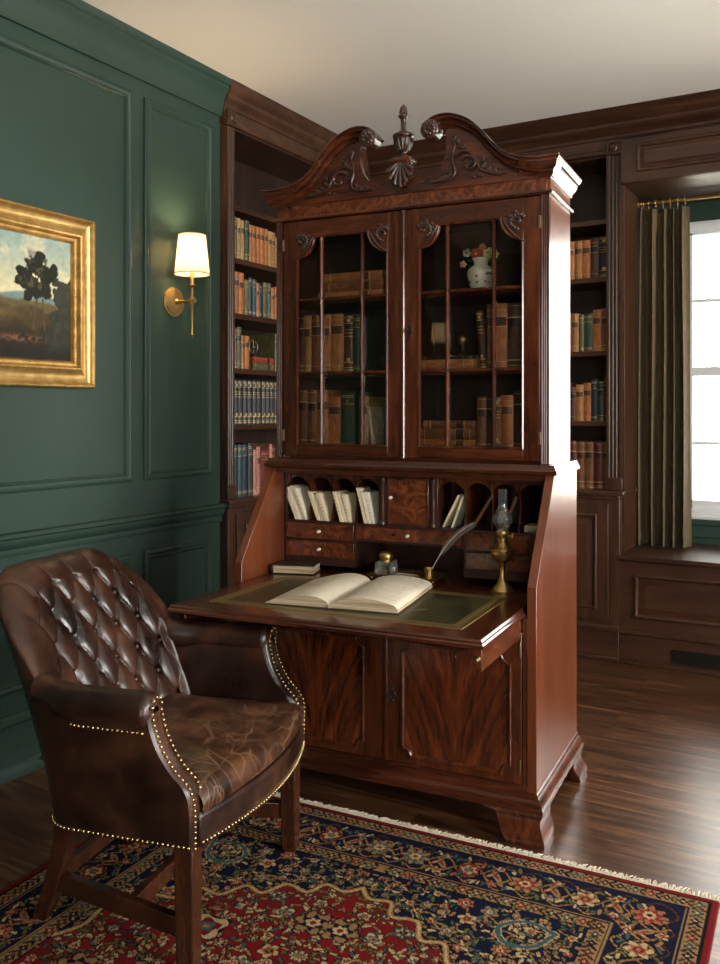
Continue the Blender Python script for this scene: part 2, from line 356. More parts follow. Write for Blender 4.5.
# ------------------------------------------------------------------ room shell
CH = 2.97
XL, XR, YB, YF = -2.75, 3.0, 5.5, -3.0
def struct(o, label=None):
    o['kind'] = 'structure'
    if label: o['label'] = label
    return o
struct(MB().box(XL - .45, XR + .12, YF - .12, YB + .12, -.1, 0).obj('floor', M['floor'], smooth=0), 'dark oak strip floor')
struct(MB().box(XL - .45, XR + .12, YF - .12, YB + .12, CH, CH + .1).obj('ceiling', M['ceil'], smooth=0), 'off-white plaster ceiling')
struct(MB().box(XL - .12, XL, YF - .12, 3.41, 0, CH).box(XL - .45, XL - .37, 3.41, YB + .12, 0, CH).obj('wall_left', M['green'], smooth=0), 'dark green panelled wall')
# back wall with window opening (X -0.98..0.73, z .72..2.47)
wx0, wx1, wz0, wz1 = -.98, .73, .73, 2.46
struct(MB().box(XL - .45, wx0, YB, YB + .12, 0, CH).box(wx1, XR + .12, YB, YB + .12, 0, CH).box(wx0, wx1, YB, YB + .12, 0, wz0).box(wx0, wx1, YB, YB + .12, wz1, CH).obj('wall_back', M['green'], smooth=0), 'green wall behind the window seat')
b = MB(); ys = [(.25, 1.55), (2.55, 3.85)]; p = YF - .12
for a, c in ys:
    b.box(XR, XR + .12, p, a, 0, CH).box(XR, XR + .12, a, c, 0, .75).box(XR, XR + .12, a, c, 2.45, CH); p = c
b.box(XR, XR + .12, p, YB + .12, 0, CH)
struct(b.obj('wall_right', M['green'], smooth=0)); b = MB(); xs_w = [(1.3, 2.6)]; p = XL - .12
for a, c in xs_w:
    b.box(p, a, YF - .12, YF, 0, CH).box(a, c, YF - .12, YF, 0, .75).box(a, c, YF - .12, YF, 2.45, CH); p = c
b.box(p, XR + .12, YF - .12, YF, 0, CH); struct(b.obj('wall_front', M['green'], smooth=0))

def rectpath(a0, a1, b0, b1, fn): return [fn(a0, b0), fn(a1, b0), fn(a1, b1), fn(a0, b1)]
PMOLD = [(-.004, 0), (-.004, .008), (.002, .014), (.010, .016), (.016, .012), (.022, .010), (.028, .013), (.034, .007), (.036, 0)]
# left wall panel mouldings, plane X = XL, normal +X
b = MB()
LW = lambda y, z: (XL, y, z)
bands = [(-2.85, -1.95), (-1.85, -1.42), (-1.30, .30), (.42, .86), (.98, 2.799), (2.884, 3.334)]
for y0, y1 in bands:
    b.mould(rectpath(y0, y1, 1.053, 2.73, LW), [(o, h) for o, h in PMOLD], (1, 0, 0))
    b.mould(rectpath(y0, y1, .31, .735, LW), PMOLD, (1, 0, 0))
struct(b.obj('trim_1', M['green'], smooth=35), 'green panel mouldings')
# chair rail, crown, baseboard
def lin_mould(name, prof, x, y0, y1, mat, label):
    """profile (dx, z) polygon extruded along Y"""
    return struct(MB().prism([(x + a, z) for a, z in prof], 'y', y0, y1).obj(name, mat, smooth=30, fixn=True), label)
rail = [(-.005, .815), (.010, .815), (.014, .825), (.012, .840), (.022, .850), (.030, .866), (.030, .878), (.040, .886), (.040, .898), (.034, .902), (-.005, .902)]
lin_mould('trim_2', rail, XL, YF, 3.41, M['green'], 'green chair rail')
crown = [(-.01, CH), (-.01, 2.80), (.012, 2.80), (.012, 2.815), (.018, 2.83), (.018, 2.84), (.022, 2.85), (.026, 2.875), (.036, 2.90), (.048, 2.918), (.052, 2.925), (.052, 2.935), (.058, 2.94), (.064, 2.95), (.068, CH)]
crown = [(a * 1.15, z) for a, z in crown]
lin_mould('trim_3', crown, XL, YF, 3.41, M['green'], 'green crown moulding')
base = [(-.005, 0), (.040, 0), (.040, .02), (.030, .045), (.026, .05), (.026, .095), (.034, .10), (.034, .112), (.020, .118), (.020, .19), (.026, .198), (.026, .212), (.018, .222), (.010, .228), (-.005, .228)]
lin_mould('baseboard_left', base, XL, YF, 3.41, M['green'], 'green stepped baseboard')

# ------------------------------------------------------------------ wood crown on the built-ins (left wall then back wall)
FX, FY = -2.72, 4.87       # faces of the built-ins
cp = [(-.03, 0), (.0, 0), (.0, .012), (.012, .016), (.012, .03), (.03, .045), (.05, .055), (.055, .065), (.055, .078), (.085, .10), (.10, .125), (.105, .135), (.115, .14), (.115, CH - 2.83), (-.03, CH - 2.83)]
def crown_path(offs, z0):
    path = [Vector((FX, 3.375, z0)), Vector((FX, FY, z0)), Vector((XR, FY, z0))]
    return path
b = MB()
cps = [(-o * (1.0 if True else 1), h) for o, h in cp]
b.mould([(FX, 3.405, 2.83), (FX, FY, 2.83)], [(-o * (.45 if o > 0 else 1), h) for o, h in cp], (0, 0, 1), closed=False)
b.mould([(FX - .02, FY, 2.83), (XR, FY, 2.83)], [(-o * (1.3 if o > .03 else 1), h) for o, h in cp], (0, 0, 1), closed=False)
b.mould([(FX, 3.405, 2.765), (FX, FY, 2.765), (XR, FY, 2.765)], [(.03, 0), (0, 0), (-.006, .006), (-.006, .02), (0, .025), (0, .066), (.03, .066)], (0, 0, 1), closed=False)
struct(b.obj('trim_4', M['wal_h'], smooth=30, fixn=True), 'dark wood cornice over the built-in bookcases')

def flute_pts(w, d, nfl=3, r=.008):
    """plan polygon of a fluted board, front at y = -d, x 0..w"""
    pts = [(0, 0), (0, -d)]; gap = w / (nfl + .9)
    for k in range(nfl):
        cx = w / 2 + (k - (nfl - 1) / 2) * gap * .95
        for a in range(0, 7):
            t = PI - PI * a / 6
            pts.append((cx + r * math.cos(t), -d + .8 * r * math.sin(t)))
    return pts + [(w, -d), (w, 0)]
def raised_panel(b, x0, x1, z0, z1, y, mi=0, f=.035, dep=.010):
    """raised and fielded panel facing -y at plane y (recess then field)"""
    P = lambda a, c: (a, y, c)
    b.mould(rectpath(x0, x1, z0, z1, P), [(-.006, -.002), (-.006, .010), (0, .013), (.008, .011), (.014, .002), (.016, -.003)], (0, -1, 0), mi=mi)
    b.mould(rectpath(x0 + .016, x1 - .016, z0 + .016, z1 - .016, P), [(0, .001), (f * .3, .002), (f, dep), (f + .004, dep), (f + .004, -.002), (0, -.002)], (0, -1, 0), mi=mi)
    b.box(x0 + .016 + f, x1 - .016 - f, y - dep, y + .002, z0 + .016 + f, z1 - .016 - f, mi=mi)

def bookcase(name, label, L, lower_out=.055, pil=(True, True), doors=2, mat=None):
    """built-in bookcase: local x along the face 0..L, front faces -y, depth +y .36"""
    root = thing(name, label, 'bookcase', mat=mat)
    D = .34; pw = .06 if mat is MATL else .083; z_top = 2.76
    s = MB()
    s.box(0, pw - .002, .012, D, .86, z_top).box(L - pw + .002, L, .012, D, .86, z_top)
    s.box(pw - .002, L - pw + .002, .012, D, z_top - .002, z_top + .07)
    s.obj('carcass', M['wal_v'], root, bevel=.0015)
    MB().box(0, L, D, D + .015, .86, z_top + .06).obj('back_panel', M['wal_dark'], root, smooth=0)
    for x0 in ((0, L - pw) if all(pil) else ((0,) if pil[0] else (L - pw,))):
        p_ = MB().prism([(x + x0, y + .012) for x, y in flute_pts(pw, .022)], 'z', .92, 2.757, ).obj('pilaster', M['wal_v'], root, smooth=30, fixn=True)
        q = MB().box(x0 - .003, x0 + pw + .003, -.020, .012, 2.760, 2.834)
        q.mould(rectpath(x0 + .006, x0 + pw - .006, 2.766, 2.828, lambda a, c: (a, -.020, c)), [(0, 0), (0, .006), (.006, .006), (.008, 0)], (0, -1, 0))
        q.obj('corner_block', M['wal_v'], root, bevel=.001)
        MB().lathe([(0, -.018), (.006, -.017), (.008, -.010), (.016, -.012), (.022, -.008), (.026, 0)], (x0 + pw / 2, -.020, 2.797), 20, 'y').obj('rosette', M['wal_v'], root, fixn=True)
        MB().box(x0 - .004, x0 + pw + .004, -.018, .012, .92, .99).obj('pilaster_foot', M['wal_v'], root, bevel=.003)
    for z in (2.39, 2.125, 1.847, 1.57, 1.287) if mat is MATL else (2.42, 2.10, 1.69, 1.30):
        MB().box(pw, L - pw, .02, D, z - .028, z).obj('shelf', M['wal_h'], root, bevel=.003)
    # ledge and lower cupboard
    MB().box(-.012 if pil[0] else 0, L + (.025 if pil[1] else 0), -lower_out - .02, D, .895, .92).box(0, L, -lower_out - .008, D, .872, .897).obj('ledge', M['wal_h'], root, bevel=.005)
    MB().box(0, L, -lower_out, D, .185, .875).obj('cupboard_case', M['wal_v'], root, bevel=.002)
    MB().box(0, L, -lower_out - .015, D, 0, .165).box(0, L, -lower_out - .022, D, .160, .188).box(0, L, -lower_out - .03, -lower_out, 0, .022).obj('plinth', M['wal_h'], root, bevel=.004)
    dw = (L - .10) / doors
    for k in range(doors):
        x0 = .05 + k * dw + .01; x1 = x0 + dw - .02; d = MB()
        d.box(x0, x1, -lower_out - .012, -lower_out + .001, .215, .85)
        raised_panel(d, x0 + .065, x1 - .065, .28, .785, -lower_out - .012)
        d.obj('cupboard_door', M['wal_v'], root, bevel=.0015, smooth=25)
    return root
MATL = Matrix.Translation((FX, 3.415, 0)) @ Matrix.Rotation(R(90), 4, 'Z')
MATB = Matrix.Translation((-2.06, FY + .016, 0))
bookcase('built_in_bookcase', 'tall dark built-in bookcase full of books set into the green left wall', 1.32, .015, (True, True), 3, MATL)
bookcase('built_in_bookcase', 'dark built-in bookcase with fluted pilaster between the secretary and the window', .908, .055, (True, True), 2, MATB)
# fixed corner infill between the two bookcases
struct(MB().box(FX - .02, -2.06, FY + .016, FY + .3, 0, 2.8).box(FX - .25, FX, 4.735, FY + .3, 0, 2.8).obj('trim_5', M['wal_v'], smooth=0), 'dark wood corner filler')

# ------------------------------------------------------------------ window bay
BX0, BX1 = -1.152, 1.05
struct(MB().box(BX0 - .0, BX0 + .012, FY + .02, YB, .58, 2.60).box(BX1, BX1 + .02, FY + .02, YB, 0, 2.60).obj('trim_6', M['wal_v'], bevel=.001), 'wood reveal beside the window seat')
b = MB().box(BX0 + .001, BX1 + .02, FY + .0, FY + .03, 2.59, 2.705)
b.box(BX0 + .001, BX1 + .02, FY + .0, FY + .03, 2.70, 2.84).box(BX0 + .001, BX1 + .02, FY + .03, YB, 2.59, 2.615)
hz = []
b.box(BX0 + .001, BX1 + .02, FY - .012, FY + .0, 2.592, 2.832)
for x0, x1 in ((BX0 + .09, BX0 + 1.05), (BX0 + 1.15, BX1 - .06)): raised_panel(b, x0, x1, 2.65, 2.79, FY - .012, f=.02)
struct(b.obj('trim_7', M['wal_h'], bevel=.0015, smooth=25), 'panelled wood header over the window seat')
struct(MB().box(BX1 + .02, XR, FY, FY + .06, 0, 2.84).obj('trim_8', M['wal_v'], smooth=0), 'wood panelling right of the window')

ws = thing('window_seat', 'built-in wooden window seat with panelled front under the curtain', 'window seat', (BX0, 4.83, 0))
SL = BX1 - BX0
MB().box(.0, SL, -.018, .655, .55, .577).obj('seat_board', M['wal_h'], ws, bevel=.006)
b = MB().box(0, SL, 0, .05, .185, .55)
for x0, x1 in ((.085, .98), (1.14, SL - .085)): raised_panel(b, x0, x1, .255, .475, 0, f=.03)
b.obj('front_panel', M['wal_h'], ws, bevel=.0015, smooth=25)
MB().box(0, SL, -.012, .04, 0, .165).box(0, SL, -.022, .04, .158, .187).box(0, SL, -.03, 0, 0, .022).obj('plinth', M['wal_h'], ws, bevel=.004)
b = MB().mould(rectpath(.27, .60, .035, .105, lambda a, c: (a, -.0125, c)), [(0, 0), (0, .004), (.01, .004), (.012, 0)], (0, -1, 0))
b.box(.28, .59, -.0135, -.0125, .045, .095, mi=1)  # flat black sheet painting in the shade behind the slats
for k in range(26): b.box(.285 + k * .0118, .2905 + k * .0118, -.0165, -.0125, .045, .095)
b.box(.28, .59, -.0168, -.0125, .0685, .0715)
b.obj('vent_grille', [M['iron'], M['black']], ws, smooth=0)

# window
win = struct(MB().mould(rectpath(wx0, wx1, wz0, wz1, lambda a, c: (a, YB + .02, c)), [(-.012, -.02), (-.012, .03), (.004, .034), (.02, .02), (.045, .018), (.048, -.03), (-.0, -.03)], (0, -1, 0)).obj('window_1', M['white_paint'], smooth=30), 'tall white sash window behind the curtain')
b = MB().box(wx0 + .04, wx1 - .04, YB + .03, YB + .06, wz0 + .03, wz0 + .095).box(wx0 + .04, wx1 - .04, YB + .03, YB + .06, wz1 - .058, wz1 - .03)
b.box(wx0 + .04, wx1 - .04, YB + .025, YB + .065, 1.565, 1.615)
b.box(wx0 + .04, wx0 + .09, YB + .03, YB + .06, wz0 + .04, wz1 - .04).box(wx1 - .09, wx1 - .04, YB + .03, YB + .06, wz0 + .04, wz1 - .04)
for z in (2.01, 1.165): b.box(wx0 + .05, wx1 - .05, YB + .035, YB + .055, z - .009, z + .009)
for x in (-.41, .16): b.box(x - .009, x + .009, YB + .035, YB + .055, wz0 + .05, wz1 - .05)
struct(b.obj('window_frame', M['white_paint'], win, bevel=.002))
struct(MB().box(wx0 + .05, wx1 - .05, YB + .043, YB + .047, wz0 + .05, wz1 - .05).obj('window_pane', M['glass'], win, smooth=0))
struct(MB().box(wx0 - .05, wx1 + .05, YB - .03, YB, wz0 - .045, wz0 - .015).box(wx0 - .03, wx1 + .03, YB - .012, YB, wz0 - .12, wz0 - .045).obj('window_sill', M['green'], win, bevel=.004))
for i, (a, c) in enumerate(ys):
    w2 = struct(MB().mould([(XR + .02, a, .75), (XR + .02, c, .75), (XR + .02, c, 2.45), (XR + .02, a, 2.45)], [(-.03, 0), (-.03, -.025 + .05), (.045, .03), (.05, -.02), (-.0, -.02)], (-1, 0, 0)).obj('window_%d' % (i + 2), M['white_paint'], smooth=30, fixn=True))
    b = MB()
    for z in (1.165, 1.6, 2.02): b.box(XR + .035, XR + .055, a, c, z - .012, z + .012)
    for y in (a + .43, a + .87): b.box(XR + .035, XR + .055, y - .009, y + .009, .75, 2.45)
    struct(b.obj('window_frame', M['white_paint'], w2)); struct(MB().box(XR + .043, XR + .047, a, c, .75, 2.45).obj('window_pane', M['glass'], w2, smooth=0))
for i, (a, c) in enumerate(xs_w):  # unseen window behind the camera, added to let fill light in
    w2 = struct(MB().mould([(a, YF - .02, .75), (c, YF - .02, .75), (c, YF - .02, 2.45), (a, YF - .02, 2.45)], [(-.03, 0), (-.03, .025), (.045, .03), (.05, -.02), (-.0, -.02)], (0, 1, 0)).obj('window_%d' % (i + 4), M['white_paint'], smooth=30, fixn=True))
    b = MB()
    for z in (1.165, 1.6, 2.02): b.box(a, c, YF - .055, YF - .035, z - .012, z + .012)
    for x in (a + .43, a + .87): b.box(x - .009, x + .009, YF - .055, YF - .035, .75, 2.45)
    struct(b.obj('window_frame', M['white_paint'], w2)); struct(MB().box(a, c, YF - .047, YF - .043, .75, 2.45).obj('window_pane', M['glass'], w2, smooth=0))
# outdoors
g = simple('bounce_ground', (.6, .6, .52), .9)  # ground made pale to bounce daylight up onto the ceiling
struct(MB().box(-30, 30, YB + .3, 60, -.6, -.5).obj('ground_outside', g, smooth=0))
leafm = simple('garden_foliage', (.55, .57, .50), .9); barkm = simple('garden_bark', (.4, .36, .32), .9)
def tree(x, y, h, seed, label):
    rnd = random.Random(seed); t = thing('garden_tree', label, 'tree', (x, y, -.5))
    b = MB().tube([(0, 0, 0), (.05, 0, h * .3), (-.05, .05, h * .7)], lambda q: .16 * (1 - q * .6), 8)
    for k in range(7):
        a = rnd.uniform(0, 6.28); z = h * rnd.uniform(.3, .6); b.tube([(0, 0, z), (math.cos(a) * .5, math.sin(a) * .5, z + .5), (math.cos(a) * 1.2, math.sin(a) * 1.2, z + 1.0)], lambda q: .06 * (1 - q * .7), 6)
    b.obj('trunk', barkm, t)
    vs = []; fs = []
    for k in range(2600):
        a = rnd.uniform(0, 6.28); r = (rnd.random() ** .5) * h * .30; zz = h * rnd.uniform(.42, 1.0); r *= max(.15, 1 - abs(zz / h - .68) * 2.4)
        c = Vector((math.cos(a) * r, math.sin(a) * r, zz)); u = Vector([rnd.uniform(-1, 1) for _ in range(3)]).normalized() * .07; w = Vector([rnd.uniform(-1, 1) for _ in range(3)]).normalized() * .05
        n0 = len(vs); vs += [c - u, c + w, c + u, c - w]; fs.append((n0, n0 + 1, n0 + 2, n0 + 3))
    MB().add(vs, fs).obj('foliage', leafm, t, smooth=0)
tree(-1.6, 13.5, 5.2, 1, 'pale leafy tree outside the window'); tree(-2.9, 17.5, 7.5, 2, 'taller tree standing further out in the garden')

# curtain rod and curtain
rod = thing('curtain_rod', 'brass curtain rod under the wood header', 'curtain rod', (BX0 + .012, 5.22, 2.552))
MB().tube([(.03, 0, 0), (SL - .03, 0, 0)], .011, 14).obj('rod', M['brass'], rod)
MB().lathe([(.0, 0), (.02, 0), (.02, .004), (.012, .01), (.012, .022), (.017, .027), (.017, .033), (.010, .037)], (0, 0, 0), 20, 'x').obj('wall_flange', M['brass'], rod, fixn=True)
MB().lathe([(.0, 0), (.02, 0), (.02, -.004), (.012, -.01), (.012, -.034)], (SL - .013, 0, 0), 20, 'x').obj('wall_flange', M['brass'], rod, fixn=True)
cu = thing('curtain', 'olive velvet curtain gathered at the left of the window', 'curtain', (-1.132, 5.22, .585))
CHT = 1.925; CW = .272
def curt(u, v):
    fold = 4.6; am = .050 * (.55 + .45 * (1 - v) ** .5) if v < .93 else .050 * .55 * (1 - (v - .93) / .07 * .3)
    ph = 2 * PI * fold * (u + .035 * math.sin(7 * u + 1.5) + .012 * math.sin(5 * v + 3 * u)) ; w = math.sin(ph)
    w = math.copysign(abs(w) ** .75, w)
    wd = CW * (1 + .03 * (1 - v))
    return (u * wd + .010 * math.cos(ph * 1) * (1 - v * .4), -w * am + .012 * math.sin(9 * u + 2 * v), v * CHT)
MB().grid(curt, 180, 36).obj('panel', M['curtain'], cu, smooth=80, solid=.003)
for k in range(7):
    x = .012 + k * .04
    b = MB().tube([(x + .002 * math.sin(3 * k), .016 * math.cos(a), CHT + .042 + .016 * math.sin(a)) for a in [2 * PI * i / 16 for i in range(16)]], .0022, 6, closed=True)
    b.tube([(x, 0, CHT + .026), (x, .004, CHT + .012), (x, 0, CHT - .01)], .0016, 6)
    b.obj('curtain_ring', M['brass'], cu)

# ------------------------------------------------------------------ painting
pt = thing('framed_painting', 'landscape oil painting of trees and valley in wide gilt frame', 'painting', (XL, 2.092, 1.785))
pw2, ph2 = .475, .341
fw = [(0, 0), (0, .030), (.006, .042), (.012, .044), (.018, .038), (.022, .030), (.034, .024), (.050, .026), (.066, .036), (.074, .042), (.080, .040), (.084, .030), (.088, .024), (.098, .023), (.102, .026), (.108, .016), (.109, .0)]
m, nt, b_ = nm('gilt_frame'); tc = N(nt, 'ShaderNodeTexCoord'); n_ = N(nt, 'ShaderNodeTexNoise'); n_.inputs['Scale'].default_value = 24; n_.inputs['Detail'].default_value = 6; nt.links.new(tc.outputs['Object'], n_.inputs[0])
r_ = ramp(nt, [(.3, (.42, .24, .075)), (.55, (.60, .37, .12)), (.75, (.72, .48, .18))], n_.outputs[0]); nt.links.new(r_.outputs[0], b_.inputs['Base Color']); b_.inputs['Metallic'].default_value = .75; b_.inputs['Roughness'].default_value = .36; bump(nt, b_, n_.outputs[0], .08, .002); M['giltframe'] = m
MB().mould([(0, -pw2, -ph2), (0, pw2, -ph2), (0, pw2, ph2), (0, -pw2, ph2)], [(-a if False else a, h) for a, h in fw], (1, 0, 0)).obj('frame', M['giltframe'], pt, smooth=35, fixn=True)
b = MB()
for (y0, z0, y1, z1) in ((-pw2 + .093, -ph2 + .093, pw2 - .093, -ph2 + .093), (-pw2 + .093, ph2 - .093, pw2 - .093, ph2 - .093), (pw2 - .093, -ph2 + .093, pw2 - .093, ph2 - .093), (-pw2 + .093, -ph2 + .093, -pw2 + .093, ph2 - .093)):
    n = int(max(abs(y1 - y0), abs(z1 - z0)) / .008)
    for k in range(n): b.sph((.024, y0 + (y1 - y0) * (k + .5) / n, z0 + (z1 - z0) * (k + .5) / n), .0033, 6, 4)
b.obj('beaded_sight_edge', M['giltframe'], pt)
def vcol_mat(name, rough, bumpy=None, spec=.5, sheen=0):
    m, nt, b = nm(name); a = N(nt, 'ShaderNodeVertexColor'); a.layer_name = 'paint'; nt.links.new(a.outputs[0], b.inputs['Base Color']); b.inputs['Roughness'].default_value = rough; b.inputs['Specular IOR Level'].default_value = spec
    b.inputs['Sheen Weight'].default_value = sheen
    if bumpy:
        tc = N(nt, 'ShaderNodeTexCoord'); n = N(nt, 'ShaderNodeTexNoise'); n.inputs['Scale'].default_value = bumpy[0]; nt.links.new(tc.outputs['Object'], n.inputs[0]); bump(nt, b, n.outputs[0], bumpy[1], bumpy[2])
    return m
def s2l(c): c = np.clip(np.asarray(c, float), 0, 1); return np.where(c < .04045, c / 12.92, ((c + .055) / 1.055) ** 2.4)
def vnoise(X, Y, seed, octv=4):
    rs = np.random.RandomState(seed); G = rs.rand(64, 64); out = np.zeros_like(X); amp = .5; tot = 0
    for o in range(octv):
        x = X * 2 ** o; y = Y * 2 ** o; xi = np.floor(x).astype(int); yi = np.floor(y).astype(int); fx = x - xi; fy = y - yi; fx = fx * fx * (3 - 2 * fx); fy = fy * fy * (3 - 2 * fy)
        g = lambda a, c: G[a % 64, c % 64]
        out += amp * (g(xi, yi) * (1 - fx) * (1 - fy) + g(xi + 1, yi) * fx * (1 - fy) + g(xi, yi + 1) * (1 - fx) * fy + g(xi + 1, yi + 1) * fx * fy); tot += amp; amp *= .5
    return out / tot
def canvas():
    nu, nv = 260, 170; w, h = .76 / 2 - .004, .482 / 2 - .006; w = .372; h = .238
    U, V = np.meshgrid(np.linspace(0, 1, nu), np.linspace(0, 1, nv), indexing='ij'); A = U * 1.55
    n1 = vnoise(A * 6, V * 6, 1); n2 = vnoise(A * 14, V * 14, 2); n3 = vnoise(A * 30, V * 30, 3)
    def mix(c, d, t): t = np.clip(t, 0, 1)[..., None]; return c * (1 - t) + np.array(d) * t
    C = np.zeros((nu, nv, 3)) + np.array((.74, .70, .55)); C = mix(C, (.50, .58, .56), (V - .55) * 2.2)
    C = mix(C, (.84, .76, .60), (n1 - .5) * 4 * (V > .4)); C = mix(C, (.52, .50, .45), (n1 - .62) * 6 * (V > .7))
    C = mix(C, (.40, .47, .47), ((.52 + .03 * np.sin(A * 7)) - V) * 60)
    C = mix(C, (.34, .30, .17), ((.46 + .05 * n2) - V) * 40); C = mix(C, (.24, .19, .10), ((.40 + .10 * (n2 - .3)) - V) * 25)
    C = mix(C, (.50, .40, .22), np.exp(-((U - .42) / .18) ** 2 - ((V - .36) / .035) ** 2) * (n2 > .42))
    C = mix(C, (.13, .10, .06), ((.30 + .2 * (n1 - .5)) - V) * 12); C = mix(C, (.45, .30, .16), np.exp(-((U - .68) / .16) ** 2 - ((V - .17) / .03) ** 2) * (n3 > .45) * .9)
    # right-hand wood
    R1 = U - (.90 - .10 * np.clip(.72 - V, 0, 1)) + .10 * (n2 - .5)
    C = mix(C, (.16, .16, .12), (R1 > 0) * (V < .70 + .2 * (n2 - .5)) * .95)
    C = mix(C, (.20, .21, .16), (R1 > .03) * (n3 > .55) * (V < .66) * .6)
    # trees: crowns as noisy discs, thin trunks
    def blob(cx, cy, r, rough, col, thr=0):
        d = np.hypot((U - cx) * 1.55, V - cy) / r + rough * (n2 - .5) * 2 + rough * (n3 - .5) * 1.6
        return d
    for (cx, cy, r) in ((.765, .76, .10), (.71, .66, .085), (.84, .68, .085), (.76, .59, .09), (.665, .62, .05), (.82, .57, .07), (.79, .84, .055), (.71, .50, .05), (.88, .74, .045), (.67, .70, .04)):
        d = blob(cx, cy, r, .5, None); C = mix(C, (.10, .10, .055), (1 - d) * 9)
    for (cx, cy, r) in ((.74, .78, .06), (.68, .64, .05), (.80, .72, .05), (.74, .62, .05), (.80, .60, .04), (.83, .80, .03)):
        d = blob(cx, cy, r, .8, None); C = mix(C, (.27, .25, .13), (1 - d) * 1.8 * (n3 > .45))
    for cx, tilt in ((.775, -.10), (.81, .06)):
        C = mix(C, (.30, .22, .13), (np.abs(U - cx - tilt * (.5 - V)) < .0045) * (V < .5) * (V > .24))
    C = mix(C, (.08, .07, .05), np.clip((.10 + .1 * n1 - V) * 12, 0, 1) * .8)
    C = C * 1.12 * (.9 + .2 * n3)[..., None]
    C = s2l(C)
    vs = [(.012, -w + 2 * w * i / (nu - 1), -h + 2 * h * j / (nv - 1)) for i in range(nu) for j in range(nv)]
    b = MB().add(vs, [(i * nv + j, (i + 1) * nv + j, (i + 1) * nv + j + 1, i * nv + j + 1) for i in range(nu - 1) for j in range(nv - 1)])
    o = b.obj('canvas', vcol_mat('oil_paint', .6, (90, .12, .002), .3), pt, smooth=0)
    a = o.data.color_attributes.new('paint', 'FLOAT_COLOR', 'POINT'); a.data.foreach_set('color', np.concatenate([C.reshape(-1, 3), np.ones((nu * nv, 1))], 1).ravel())
canvas()
MB().box(0, .011, -.39, .39, -.255, .255).obj('backing_board', M['wal_dark'], pt, smooth=0)

# ------------------------------------------------------------------ sconces
def shade_mat():
    m = bpy.data.materials.new('lamp_shade_cloth'); m.use_nodes = True; nt = m.node_tree; nt.nodes.clear(); out = N(nt, 'ShaderNodeOutputMaterial')
    tr = N(nt, 'ShaderNodeBsdfTranslucent'); tr.inputs[0].default_value = (.85, .76, .62, 1); df = N(nt, 'ShaderNodeBsdfDiffuse'); df.inputs[0].default_value = (.8, .74, .62, 1); mx = N(nt, 'ShaderNodeMixShader'); mx.inputs[0].default_value = .45
    em = N(nt, 'ShaderNodeEmission'); em.inputs[0].default_value = (1, .80, .55, 1); em.inputs[1].default_value = .25; ad = N(nt, 'ShaderNodeAddShader')
    nt.links.new(tr.outputs[0], mx.inputs[2]); nt.links.new(df.outputs[0], mx.inputs[1]); nt.links.new(mx.outputs[0], ad.inputs[0]); nt.links.new(em.outputs[0], ad.inputs[1]); nt.links.new(ad.outputs[0], out.inputs[0])
    return m
M['shade'] = shade_mat(); M['bulb'] = simple('lit_bulb', (1, .9, .7), .5, emis=(1, .72, .4), es=12)
def sconce(y, label):
    s = thing('wall_sconce', label, 'wall lamp', (XL, y, 1.854), group=None)
    MB().lathe([(0, .022), (.022, .022), (.040, .019), (.052, .014), (.056, .014), (.060, .008), (.066, .008), (.068, .004), (.068, 0)], (0, 0, 0), 40, 'x').obj('backplate', M['brass'], s, fixn=True)
    MB().tube([(.015, 0, 0), (.115, 0, 0)], .0055, 12).lathe([(0, .019), (.012, .02), (.014, .026), (.008, .034), (.006, .04)], (0, 0, 0), 16, 'x').lathe([(0, .095), (.010, .097), (.010, .131), (0, .133)], (0, 0, 0), 16, 'x').obj('arm', M['brass'], s, fixn=True)
    st = [(0, -.172), (.003, -.172), (.006, -.166), (.003, -.160), (.009, -.156), (.009, -.152), (.0055, -.148), (.0055, -.02), (.010, -.014), (.010, .014), (.0055, .02), (.0055, .058), (.018, .062), (.024, .066), (.024, .070), (.009, .072), (.009, .13), (0, .13)]
    MB().lathe(st, (.113, 0, 0), 20).obj('stem', M['brass'], s, fixn=True)
    MB().lathe([(0, .13), (.010, .13), (.020, .15), (.026, .175), (.022, .20), (.010, .215), (0, .218)], (.113, 0, 0), 16).obj('bulb', M['bulb'], s, fixn=True)
    b = MB().grid(lambda u, v: (.113 + (.078 - .018 * v) * math.cos(2 * PI * u), (.078 - .018 * v) * math.sin(2 * PI * u), .118 + .178 * v), 48, 6, wrapu=True)
    b.obj('lamp_shade', M['shade'], s, smooth=60, solid=.0015)
    MB().tube([(.113 + .0785 * math.cos(a), .0785 * math.sin(a), .119) for a in [2 * PI * i / 40 for i in range(40)]], .0022, 6, closed=True).obj('shade_trim', simple('shade_trim', (.6, .45, .28), .8), s)
    MB().tube([(.113 + .0605 * math.cos(a), .0605 * math.sin(a), .295) for a in [2 * PI * i / 40 for i in range(40)]], .002, 6, closed=True).obj('shade_trim', simple('shade_trim', (.6, .45, .28), .8), s)
    l = bpy.data.lights.new('sconce_bulb', 'POINT'); l.energy = 4.5; l.color = (1, .72, .42); l.shadow_soft_size = .028
    lo = bpy.data.objects.new('sconce_bulb', l); COL.objects.link(lo); lo.parent = s; lo.location = (.113, 0, .235)
    return s
sconce(3.071, 'brass wall sconce with cream shade beside the left bookcase')
sconce(-1.635, 'brass wall sconce reflected small in the right glazed door')

# ------------------------------------------------------------------ the secretary
CAB = Matrix.Translation((-.8893, 2.657, 0)) @ Matrix.Rotation(R(4.35), 4, 'Z') @ Matrix.Translation((-.56, 0, 0))
sec = thing('secretary_desk', 'tall mahogany secretary bookcase with open writing fall and swan-neck pediment', 'secretary', mat=CAB)
S = sec
